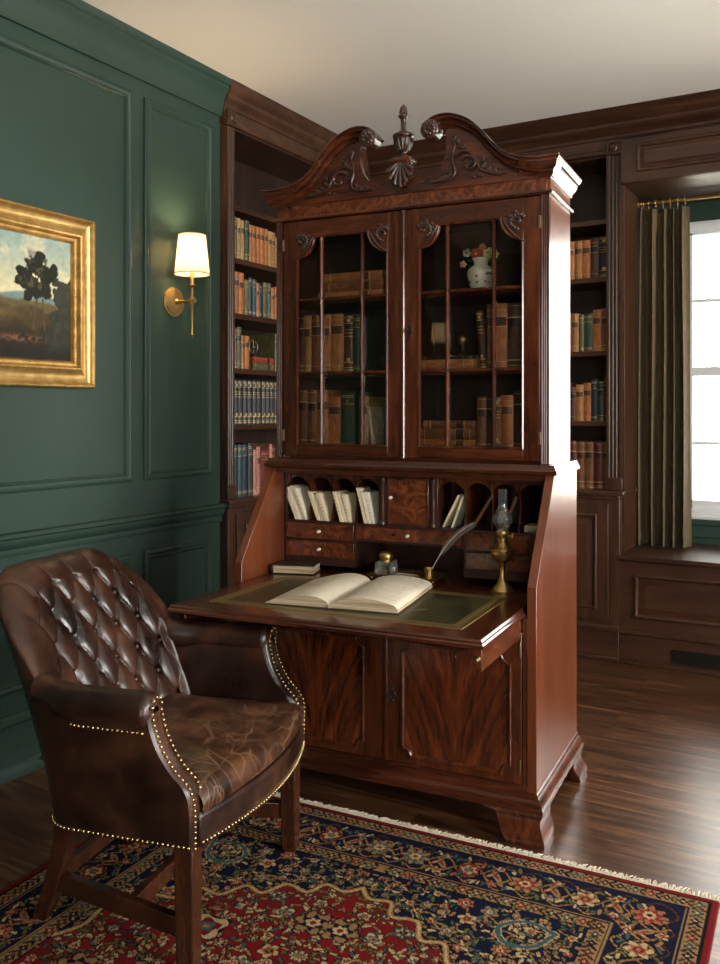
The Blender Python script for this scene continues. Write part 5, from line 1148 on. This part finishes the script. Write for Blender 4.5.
# ------------------------------------------------------------------ rug
def rug():
    ang = R(2.6); cx = (-.35 + -2.15) / 2
    RW, RL = 1.80, 2.80
    root = thing('persian_rug', 'red and navy floral rug with pale fringe under the chair', 'rug', (-.345, 2.585, 0), ang)
    NAVY = (.05, .06, .14); RED = (.40, .07, .08); TAN = (.52, .40, .26); IV = (.66, .57, .41); TEAL = (.22, .30, .29); SAL = (.55, .33, .23); DK = (.04, .035, .05); ROSE = (.46, .14, .12); BR = (.28, .16, .09); GOLD = (.54, .40, .22); OL = (.34, .33, .18)
    # quadrant raster: a = distance from long edge (0...9), c = distance from the end (0..1.4)
    px = .0025; na, ncc = int(.9 / px) + 1, int(1.4 / px) + 1
    A, Cc = np.meshgrid(np.arange(na) * px, np.arange(ncc) * px, indexing='ij')
    img = np.zeros((na, ncc, 3)); e = np.minimum(A, Cc)
    img[:] = RED
    def setm(m, c): img[m] = c
    setm(e < .30, NAVY)
    for lo, hi, c in ((0, .020, RED), (.020, .026, DK), (.026, .070, TAN), (.070, .076, NAVY), (.076, .080, TAN), (.080, .240, NAVY), (.240, .244, TAN), (.244, .249, DK), (.249, .290, TAN), (.290, .295, DK)): setm((e >= lo) & (e < hi), c)
    def disc(x, y, r, c, sq=1.0, ang=0, lobes=0, la=0):
        i0, i1 = max(0, int((x - r * 1.6) / px)), min(na, int((x + r * 1.6) / px) + 2); j0, j1 = max(0, int((y - r * 1.6) / px)), min(ncc, int((y + r * 1.6) / px) + 2)
        if i0 >= i1 or j0 >= j1: return
        X = A[i0:i1, j0:j1] - x; Y = Cc[i0:i1, j0:j1] - y; ca, sa = math.cos(ang), math.sin(ang); U = X * ca + Y * sa; V = (-X * sa + Y * ca) / sq
        rr = np.hypot(U, V); lim = r * (1 + la * np.cos(lobes * np.arctan2(V, U))) if lobes else r
        sub = img[i0:i1, j0:j1]; sub[rr < lim] = c
    def stroke(P, w, c, out=None):
        P = crom([(x, y, 0) for x, y in P], 10) if len(P) > 2 else [Vector((*p, 0)) for p in P]
        Q = resample(P, max(2, int(sum((P[i + 1] - P[i]).length for i in range(len(P) - 1)) / (px * .8))))
        if out is not None:
            for q in Q: disc(q.x, q.y, w + .0025, out)
        for q in Q: disc(q.x, q.y, w, c)
    def flower(x, y, r, cs, n=8, a0=0):
        disc(x, y, r, DK, 1, a0, n, .18); disc(x, y, r * .88, cs[0], 1, a0, n, .20); disc(x, y, r * .62, cs[1], 1, a0 + .3, n, .2); disc(x, y, r * .38, cs[2], 1, a0, n, .15); disc(x, y, r * .18, cs[3])
    def leaf(x, y, l, ang, c, c2=None):
        disc(x, y, l + .003, DK, .42, ang); disc(x, y, l, c, .36, ang)
        if c2 is not None: disc(x, y, l * .55, c2, .25, ang)
    pal = [(SAL, ROSE, IV, NAVY), (IV, SAL, RED, GOLD), (TAN, ROSE, IV, RED), (ROSE, IV, TEAL, SAL), (TAN, TEAL, IV, ROSE)]
    rr = random.Random(8)
    # guard bands motif
    for band, per in ((.048, .042), (.270, .042)):
        k = 0
        for L_, ax in ((1.4, 1), (.9, 0)):
            t = band
            while t < L_:
                x, y = (band, t) if ax else (t, band)
                c = (ROSE, TEAL, NAVY, BR)[k % 4]
                disc(x, y, .0125, DK, 1, 0, 4, .3); disc(x, y, .0098, c, 1, 0, 4, .3); disc(x, y, .0035, IV)
                x2, y2 = (band, t + per / 2) if ax else (t + per / 2, band)
                for s in (-1, 1):
                    q = (x2 + s * .010, y2) if ax else (x2, y2 + s * .010); leaf(q[0], q[1], .009, (PI / 4 * s) + (0 if ax else PI / 2), (BR, OL, NAVY)[k % 3])
                k += 1; t += per
    # main border: undulating vine with alternating palmettes
    mid = .160
    for L_, ax in ((1.4, 1), (.9, 0)):
        f = lambda t, o: (mid + o, t) if ax else (t, mid + o)
        n = int(L_ / .17) + 2
        pts = [f(.16 + .085 * k, .040 * (1 if k % 2 else -1)) for k in range(2 * n)]
        stroke(pts, .0032, GOLD, DK)
        pts = [f(.16 + .085 * k, -.042 * (1 if k % 2 else -1)) for k in range(2 * n)]
        stroke(pts, .0026, TAN, DK)
        for sg in (-1, 1):
            stroke([f(.10 + .0425 * k, sg * (.058 + .012 * (1 if k % 2 else -1))) for k in range(4 * n)], .0022, (GOLD if sg > 0 else BR), None)
        for k in range(n):
            t = .16 + .17 * k
            p = f(t, 0); flower(p[0], p[1], .046 if k % 2 == 0 else .036, pal[k % 5], 8 if k % 2 == 0 else 6, .2 * k)
            for s in (-1, 1):
                p = f(t + .085, .043 * s); flower(p[0], p[1], .017, pal[(k + 2 + s) % 5], 5)
                for dt in (.018, .032, .048, .062, .108, .122, .138, .152):
                    p = f(t + dt, s * rr.uniform(.030, .060)); leaf(p[0], p[1], rr.uniform(.010, .016), rr.uniform(0, 3.1), rr.choice((TAN, IV, TEAL, SAL, OL)), None)
            p = f(t + .085, 0); leaf(p[0], p[1], .030, (0 if ax else PI / 2) + .6, TAN, ROSE); leaf(p[0] + (.0 if ax else .018), p[1] + (.018 if ax else 0), .018, (0 if ax else PI / 2) - .6, SAL, IV)
    # spandrel boundary (navy outside, red inside) - scalloped arabesque
    bound = [(.296, .95), (.33, .88), (.32, .80), (.37, .76), (.39, .69), (.46, .67), (.49, .60), (.56, .60), (.60, .53), (.66, .54), (.70, .47), (.77, .48), (.80, .42), (.86, .43), (.905, .385)]
    bp_ = crom([(x, y, 0) for x, y in bound], 10)
    bx = np.array([q.x for q in bp_]); by = np.array([q.y for q in bp_])
    yb_ = np.interp(A[:, 0], bx, np.minimum.accumulate(by)); 
    inside = (Cc > yb_[:, None]) & (e > .295)
    spand = (e >= .295) & ~inside
    img[spand] = NAVY; img[inside & (e > .295)] = RED
    # spandrel scrolls & flowers
    def fill(region, n, seed, scale, colsets, base_line):
        rg = random.Random(seed); placed = []; tries = 0
        while len(placed) < n and tries < 14000:
            tries += 1; x, y = rg.uniform(.30, .90), rg.uniform(.30, 1.39); i, j = min(na - 1, int(x / px)), min(ncc - 1, int(y / px))
            if not region[i, j]: continue
            r = rg.choice((.040, .028, .020, .016)) * scale
            if any(math.hypot(x - a, y - b2) < (r + r2) * 1.28 for a, b2, r2 in placed): continue
            ii = [(min(na - 1, max(0, int((x + r * 1.1 * math.cos(t)) / px))), min(ncc - 1, max(0, int((y + r * 1.1 * math.sin(t)) / px)))) for t in (0, 1.57, 3.14, 4.71)]
            if not all(region[p] for p in ii): continue
            placed.append((x, y, r))
        for k in range(1, len(placed)):
            x, y, r = placed[k]; near = sorted(placed[:k], key=lambda q: math.hypot(q[0] - x, q[1] - y))[0]
            if math.hypot(near[0] - x, near[1] - y) < .22:
                mx_, my_ = (x + near[0]) / 2 + rg.uniform(-.03, .03), (y + near[1]) / 2 + rg.uniform(-.03, .03); stroke([(x, y), (mx_, my_), near[:2]], .0022, base_line, None)
        for k, (x, y, r) in enumerate(placed):
            if r > .017 * scale: flower(x, y, r, colsets[k % len(colsets)], rg.choice((5, 6, 8)), rg.uniform(0, 3))
            else:
                a = rg.uniform(0, 3.1); leaf(x, y, r, a, rg.choice((IV, TAN, TEAL, SAL)), rg.choice((ROSE, OL, NAVY)))
            for q in range(3):
                a = rg.uniform(0, 6.28); leaf(x + (r + .014) * math.cos(a), y + (r + .014) * math.sin(a), rg.uniform(.008, .014), a + .5, rg.choice((TAN, IV, TEAL, OL)))
    fill(spand, 330, 4, .62, pal, GOLD)
    fill(inside, 520, 11, .68, [(IV, TEAL, TAN, RED), (TAN, NAVY, IV, SAL), (TEAL, IV, NAVY, TAN), (IV, SAL, NAVY, GOLD)], BR)
    # teal cloud in the corner spandrel
    stroke([(.36, .36), (.44, .34), (.50, .39), (.47, .45), (.40, .44), (.36, .36)], .007, TEAL, IV)
    for w, c in ((.011, DK), (.008, GOLD), (.003, IV)):
        for q in resample(bp_, 900): disc(q.x, q.y, w, c)
    # second contour line just inside and a medallion lattice
    for dx, dy, c in ((.028, .030, BR),):
        for q in resample(bp_, 500): disc(q.x + dx, q.y + dy, .0028, c)
    med = [(.905, .92), (.86, .95), (.84, .93), (.79, .99), (.77, .97), (.73, 1.05), (.70, 1.04), (.67, 1.13), (.69, 1.16), (.64, 1.24), (.66, 1.30), (.62, 1.41)]
    mp_ = crom([(x, y, 0) for x, y in med], 10); mxx = np.array([q.x for q in mp_])[::-1]; myy = np.array([q.y for q in mp_])[::-1]
    ym = np.interp(A[:, 0], np.maximum.accumulate(mxx), myy) - .14; medr = (Cc > ym[:, None]) & (A > .62); img[medr] = NAVY
    fill(medr, 110, 21, .65, pal, GOLD)
    for w, c in ((.010, DK), (.007, IV), (.003, ROSE)):
        for q in resample(mp_, 600): disc(q.x, q.y - .14, w, c)
    # small lozenge between contour and medallion
    flower(.62, .74, .055, (IV, RED, TEAL, GOLD), 4, .78); flower(.86, .60, .05, (TAN, NAVY, IV, RED), 6); flower(.44, 1.02, .05, (TAN, NAVY, SAL, IV), 6)
    # --- mesh rows: fine near the far end (where seen), coarser further on
    xs_ = np.linspace(0, RW, int(RW / .0032) + 1)
    ys_ = np.concatenate([np.arange(0, 1.25, .0036), np.arange(1.25, RL + .001, .012)]); ys_[-1] = RL
    nx, ny = len(xs_), len(ys_); X, Y = np.meshgrid(xs_, ys_, indexing='ij')
    ai = np.clip(np.rint(np.minimum(X, RW - X) / px).astype(int), 0, na - 1); ci = np.clip(np.rint(np.minimum(Y, RL - Y) / px).astype(int), 0, ncc - 1)
    C = img[ai, ci]; rs = np.random.RandomState(2); C = C * (1 + .22 * (rs.rand(nx, ny, 1) - .5)) * (1 + .12 * (vnoise(X * 9, Y * 9, 7)[..., None] - .5)); C = s2l(C)
    Zt = .009 + .0008 * (rs.rand(nx, ny) - .5); Zt[0, :] = Zt[-1, :] = .004; Zt[:, 0] = Zt[:, -1] = .004
    co = np.stack([X - RW, -Y, Zt], -1).reshape(-1, 3)
    I, J = np.meshgrid(np.arange(nx - 1), np.arange(ny - 1), indexing='ij'); q = (I * ny + J).ravel(); F = np.stack([q, q + 1, q + ny + 1, q + ny], -1)
    me = bpy.data.meshes.new('pile'); me.vertices.add(nx * ny); me.vertices.foreach_set('co', co.ravel()); nf = len(F)
    me.loops.add(nf * 4); me.loops.foreach_set('vertex_index', F.ravel().astype(np.int32)); me.polygons.add(nf); me.polygons.foreach_set('loop_start', np.arange(0, nf * 4, 4, dtype=np.int32)); me.update(calc_edges=True); me.validate()
    a = me.color_attributes.new('paint', 'FLOAT_COLOR', 'POINT'); a.data.foreach_set('color', np.concatenate([C.reshape(-1, 3), np.ones((nx * ny, 1))], 1).ravel())
    me.materials.append(vcol_mat('rug_pile', .95, (600, .5, .003), .1, 0)); o = bpy.data.objects.new('pile', me); COL.objects.link(o); o.parent = root
    MB().box(-RW, 0, -RL, 0, .0005, .0045).obj('rug_backing', simple('rug_back', s2l((.4, .25, .2)).tolist(), .9), root, smooth=0)
    rg = random.Random(9); b = MB()
    n = 620
    for k in range(n):
        x = -RW + RW * (k + .5) / n + rg.uniform(-.001, .001); l = rg.uniform(.024, .042); dx = rg.uniform(-.012, .012)
        b.tube([(x, -.004, .006), (x + dx * .3, l * .4, .007 + rg.uniform(0, .004)), (x + dx, l, .0025)], rg.uniform(.0013, .0021), 5)
    for k in range(170):
        x = -RW + RW * (k + .5) / 170; b.sph((x, .004, .006), .0045, 6, 4)
    fo = b.obj('fringe', simple('fringe_cotton', (.62, .54, .42), .9), root); fo['kind'] = 'stuff'
rug()

# ------------------------------------------------------------------ armchair
CHM = Matrix.Translation((-1.451, 1.925, .0095)) @ Matrix.Rotation(R(12.5), 4, 'Z')
ch = thing('leather_armchair', 'brown tufted leather armchair with nailhead trim in front of the secretary', 'armchair', mat=CHM)
ZR = .322     # rim height
def legbox(name, top, bot, wt, wb, zt_, zb_=0):
    vs = []
    for (cx, cy), w, z in ((bot, wb, zb_), (top, wt, zt_)):
        vs += [(cx - w, cy - w, z), (cx + w, cy - w, z), (cx + w, cy + w, z), (cx - w, cy + w, z)]
    return MB().add(vs, [(3, 2, 1, 0), (4, 5, 6, 7), (0, 1, 5, 4), (1, 2, 6, 5), (2, 3, 7, 6), (3, 0, 4, 7)]).obj(name, M['chairwood'], ch, bevel=.004)
for s_ in (-1, 1):
    legbox('leg', (-.012, s_ * .325), (-.010, s_ * .322), .026, .022, .345)
    # raked rear leg, curved
    b = MB(); n = 10; vs = []; fs = []
    for k in range(n + 1):
        t = k / n; z = .36 * (1 - t); x = -.385 - .118 * t ** 1.5; y = s_ * (.262 - .050 * t); w = .026 - .006 * t
        vs += [(x - w, y - w, z), (x + w, y - w, z), (x + w, y + w, z), (x - w, y + w, z)]
        if k: 
            for j in range(4): a = (k - 1) * 4; fs.append((a + j, a + 4 + j, a + 4 + (j + 1) % 4, a + (j + 1) % 4))
    fs += [(0, 1, 2, 3), (n * 4 + 3, n * 4 + 2, n * 4 + 1, n * 4)]
    b.add(vs, fs); b.obj('leg', M['chairwood'], ch, bevel=.004, fixn=True)
def bar(p, q, w, h, name='stretcher'):
    p, q = Vector(p), Vector(q); d = (q - p).normalized(); n = Vector((-d.y, d.x, 0)).normalized() * w; u = Vector((0, 0, h)); vs = []
    for c in (p, q): vs += [c - n - u, c + n - u, c + n + u, c - n + u]
    MB().add(vs, [(0, 1, 2, 3), (7, 6, 5, 4), (0, 4, 5, 1), (1, 5, 6, 2), (2, 6, 7, 3), (3, 7, 4, 0)]).obj(name, M['chairwood'], ch, bevel=.003, fixn=True)
for s_ in (-1, 1): bar((-.03, s_ * .322, .118), (-.440, s_ * .232, .118), .012, .024)
bar((-.19, -.275, .118), (-.19, .275, .118), .012, .022)
bar((-.435, -.235, .135), (-.435, .235, .135), .011, .020)

# plan curve helpers for the shell
def sstep(t): t = max(0, min(1, t)); return t * t * (3 - 2 * t)
E_ = .75
def plan(phi, off=0, z=.4):
    """outer shell plan; phi -1..1 round the back (uniform arc); returns x,y on outer surface moved inward by off"""
    phi = float(np.interp(abs(phi), ARC_S, ARC_P)) * (1 if phi >= 0 else -1)
    return plan0(phi, off, z)
def shift(z): return .24 * max(0, min(1.1, (z - .32) / .6)) ** 1.4
def plan0(phi, off, z):
    a = phi * PI / 2; k = max(0, (z - .32) / .6)
    sx = -.30 - shift(z); rx, ry = max(.005, .14 - off), (.362 * (1 - .075 * k) - off)
    ca, sa = math.cos(a), math.sin(a)
    return sx - rx * abs(ca) ** E_, ry * math.copysign(abs(sa) ** E_, sa)
_pp = [plan0(t, 0, .6) if False else (-.14 * abs(math.cos(t * PI / 2)) ** E_, .35 * abs(math.sin(t * PI / 2)) ** E_) for t in np.linspace(0, 1, 400)]
_ss = np.concatenate([[0], np.cumsum([math.hypot(_pp[i + 1][0] - _pp[i][0], _pp[i + 1][1] - _pp[i][1]) for i in range(399)])])
HALF_ARC = _ss[-1]; ARC_S = _ss / _ss[-1]; ARC_P = np.linspace(0, 1, 400)
# back: closed padded shell from inner seat level over the top and down the outside
def ztop(phi):
    u = abs(phi); return .655 + .260 * (1 - max(0, (u - .36) / .64) ** 2.4) ** .62 if u < 1 else .655
TH = .085
lat_u, lat_z = .122, .162; btn_pts = []
def tuft(s, z, zt_):
    """s arc length coordinate, z height -> puff 0..1"""
    zz = z - .545
    if z < .835 - .0 * abs(s):
        p = s / lat_u + zz / lat_z; q = s / lat_u - zz / lat_z
        a = abs(math.sin(PI * p / 1.0 * .5 * 1)) if False else abs(math.sin(PI * p * .5 + PI * .0)); c = abs(math.sin(PI * q * .5))
    return 0
def puff(s, z):
    zz = (z - .545) / lat_z; ss = s / lat_u
    zc = (.869 - .545) / lat_z          # above this height pleats run straight up
    if zz > zc: 
        base = zc
        p, q = ss + base, ss - base
        d = abs(math.sin(PI * p)) ; d2 = abs(math.sin(PI * q))
        return .35 + .65 * (min(d, d2) ** .45), 1.0
    p, q = ss + zz, ss - zz
    d = (abs(math.sin(PI * p)) * abs(math.sin(PI * q))) ** .38
    dp = min(abs(p - round(p)), 1); dq = min(abs(q - round(q)), 1); r = math.hypot(dp, dq)
    pit = math.exp(-(r / .13) ** 2)
    return .30 + .70 * d - .75 * pit, 1.0
def arc_at(phi): return phi * HALF_ARC * .88
def back_fn(u, v):
    phi = -1 + 2 * u; zt_ = ztop(phi); zi0 = .40
    s = arc_at(phi); edge = sstep((1 - abs(phi)) / .12)
    if v < .62:                # inner face
        t = v / .62; z = zi0 + (zt_ - .045 - zi0) * t
        pf, _ = puff(s, z); fade = sstep((z - .42) / .06) * edge
        off = TH + .027 * pf * fade - .006
        off *= (.86 + .14 * edge)
        x, y = plan(phi, off, z); return (x, y, z)
    if v < .80:                # roll over the top
        t = (v - .62) / .18; a = PI * t; r = .045
        pf, _ = puff(s, zt_ - .02); c = (TH) / 2
        off = c + (TH / 2 + .020 * pf * edge * (1 - t)) * math.cos(a); z = zt_ - .045 + (.045 + .006 * pf * edge) * math.sin(a)
        off = off * (.86 + .14 * edge) - .004 * (1 - t)
        x, y = plan(phi, off, z); return (x, y, z)
    t = (v - .80) / .20; z = zt_ - .045 + (ZR - (zt_ - .045)) * t
    x, y = plan(phi, -.004 * math.sin(PI * t), z); return (x, y, z)
b = MB().grid(back_fn, 300, 190)
bk = b.obj('tufted_back', M['leather'], ch, smooth=180, fixn=True)
bn = MB().sph((0, 0, 0), .0085, 12, 8, (1, 1, 1)); btn_me = bn.obj('tmp', M['leather_arm']); bme = btn_me.data; bpy.data.objects.remove(btn_me)
for i in range(-9, 10):
    for j in range(-9, 10):
        if (i + j) % 2 and False: continue
        p, q = i, j; ss = (p + q) / 2; zz = (p - q) / 2; z = .545 + zz * lat_z; s = ss * lat_u; phi = s / (HALF_ARC * .88)
        if z < .50 or z > .88 or abs(phi) > .88 or z > ztop(phi) - .058: continue
        x, y = plan(phi, TH + .022 * -.25 + .001, z); o = bpy.data.objects.new('button', bme); COL.objects.link(o); o.parent = ch; o.location = (x, y, z)
# arms
def arm(s_):
    # side silhouette (x, z) of outer panel, going from rear bottom forward, up the S-curve and back along the top
    front = crom([(.018, ZR), (.020, .38), (.018, .435), (.004, .468), (-.028, .500), (-.058, .545), (-.076, .590), (-.084, .630)], 5)
    N_ = len(front)
    def ycurve(x):
        if x > -.30: return .362
        a = min(.999, (-.30 - x) / .14); return .362 * (1 - a ** (2 / E_)) ** (E_ / 2)
    b = MB(); vs = []; fs = []
    xs2 = -.345; rows = []
    thk = .070; M_ = 14
    for p in front:
        row = []
        xf, z = p.x, p.y
        lean = .02 * max(0, (z - .32) / .34)
        # section around: outer side from rear to front, rounded front edge, inner side back to rear
        sh_ = shift(z) * .75; xz = xs2 - sh_
        outer = [xz + (xf - xz) * k / M_ for k in range(M_)]
        sec = [(x, ycurve(x + sh_) + lean) for x in outer]
        sec += [(xf - .006, .362 + lean), (xf, .362 + lean - .008), (xf + .002, .362 + lean - thk * .5), (xf, .362 + lean - thk + .010), (xf - .010, .362 + lean - thk)]
        sec += [(x, ycurve(x + sh_) + lean - thk) for x in outer[::-1]]
        rows.append([(x, s_ * y, z) for x, y in sec])
    # rolled top
    k = len(rows[0])
    for r in rows: vs += r
    for i in range(len(rows) - 1):
        for j in range(k - 1): fs.append((i * k + j, i * k + j + 1, (i + 1) * k + j + 1, (i + 1) * k + j))
        fs.append((i * k + k - 1, i * k, (i + 1) * k, (i + 1) * k + k - 1))
    fs += [tuple(range(k)), tuple((len(rows) - 1) * k + j for j in range(k))[::-1]]
    o = MB().add(vs, fs).obj('arm_panel', M['leather_arm'], ch, smooth=50, fixn=True)
    # roll along the top
    def roll(u, v):
        x = -.425 + (.345) * u; a = 2 * PI * v; rr_ = .043
        if u > .93: q = (u - .93) / .07; x = -.425 + .345 * .93 + .022 * math.sin(q * PI / 2); rr_ = .043 * math.cos(q * PI / 2 * .82)
        yc = .362 + .022 - .036 - .030 * sstep((-.30 - x) / .12); zc = .632 + .016 * sstep((-.36 - x) / .10)
        return (x, s_ * (yc + rr_ * 1.08 * math.cos(a)), zc + rr_ * math.sin(a))
    MB().grid(roll, 60, 25).obj('arm_roll', M['leather_arm'], ch, smooth=80, fixn=True)
    # front scroll facing
    return front
fr_curve = None
for s_ in (-1, 1): fr_curve = arm(s_)
# seat cushion with bowed front
def seatx(y, z=0): return .020 + .055 * max(0, 1 - (y / .335) ** 2)
def seat_fn(u, v):
    """u across -1..1, v 0 back .. 1 front top, then over the front edge down to the welt"""
    yy = -1 + 2 * u
    W_ = .290
    def yw(x): return W_ + .040 * sstep((x + .09) / .09)
    if v < .72:
        t = v / .72; x0 = -.46; x1 = seatx(yy * .31) - .035; x = x0 + (x1 - x0) * t; y = yy * yw(x)
        z = .452 + .030 * (1 - yy ** 4) * math.sin(PI * min(1, t * .8 + .12)) ** .7 + .004 * math.sin(9 * yy + 4 * t) * math.sin(6 * t)
        return (x, y, z)
    t = (v - .72) / .28; xe = seatx(yy * .31); y = yy * yw(xe)
    zt_ = .452 + .030 * (1 - yy ** 4) * math.sin(PI * .92) ** .7; a = t * PI * .62
    x = xe - .035 + .040 * math.sin(a); z = zt_ - .042 * (1 - math.cos(a)) 
    return (x, y, z)
MB().grid(seat_fn, 90, 70).obj('seat_cushion', M['leather_seat'], ch, smooth=80, fixn=True)
def welt(y): return (seatx(y) + .002, y, .397)
MB().tube([welt(-.325 + .65 * k / 40) for k in range(41)], .0042, 8).obj('seat_piping', M['leather_arm'], ch)
def apron(u, v):
    y = -.338 + .676 * u; return (seatx(y) + .003 - .003 * v, y, ZR + (.40 - ZR) * v)
MB().grid(apron, 60, 6).obj('front_apron', M['leather_arm'], ch, smooth=80, solid=.012, fixn=True)
# under-frame / seat rail closing the shell below
def rail_pts(off): 
    P = [(seatx(y) - .02 - off, y) for y in np.linspace(-.31, .31, 15)]
    P += [plan(1 - 2 * k / 30, .01 + off, .32) for k in range(31)]
    return P
MB().prism(rail_pts(0), 'z', ZR - .004, .40).obj('seat_frame', M['leather'], ch, smooth=30, fixn=True)
# nailheads
nails = []
def path_nails(P, sp=.0125):
    P = [Vector(p) for p in P]; L_ = sum((P[i + 1] - P[i]).length for i in range(len(P) - 1)); nails.extend(resample(P, max(2, int(L_ / sp))))
for s_ in (-1, 1):
    for off in (.010, .052):
        path_nails([(p.x + .0035, s_ * (.362 + .02 * max(0, (p.y - .32) / .34) - off - .002), p.y) for p in fr_curve])
    # over the scroll top
    zt_ = fr_curve[-1].y
    path_nails([(fr_curve[-1].x + .006, s_ * (.382 - .031 + .022 * math.cos(a)), zt_ + .014 + .022 * math.sin(a)) for a in np.linspace(.15, PI - .15, 9)], .012)
    path_nails([(.012 - .31 * k / 14, s_ * .3645, ZR + .006) for k in range(15)])
    path_nails([(-.10 - .26 * k / 10, s_ * (.3815 - (.03 * max(0, k - 7) / 3)), .588) for k in range(11)])
path_nails([(seatx(y) + .0100, y, ZR + .008) for y in np.linspace(-.33, .33, 40)])
path_nails([(*plan(1 - 2 * k / 60, -.0025, .33), ZR + .006) for k in range(0, 61)])
cl = CHM.inverted() @ Vector((0, 0, 1.35)); fw_ = Vector((-math.sin(R(29.85)), math.cos(R(29.85)), 0))
nails.sort(key=lambda p: (p - cl).length + (0 if (p.x > -.09 or p.y < 0) else 5))
nb = MB().sph((0, 0, 0), .0042, 8, 6); no = nb.obj('tmp', M['nail']); nme = no.data; bpy.data.objects.remove(no)
for p in nails[:100]:
    o = bpy.data.objects.new('nailhead', nme); COL.objects.link(o); o.parent = ch; o.location = p
b = MB()
for p in nails[100:]: b.sph(p, .0042, 8, 6)
b.obj('nailhead_rows', M['nail'], ch)['kind'] = 'stuff'
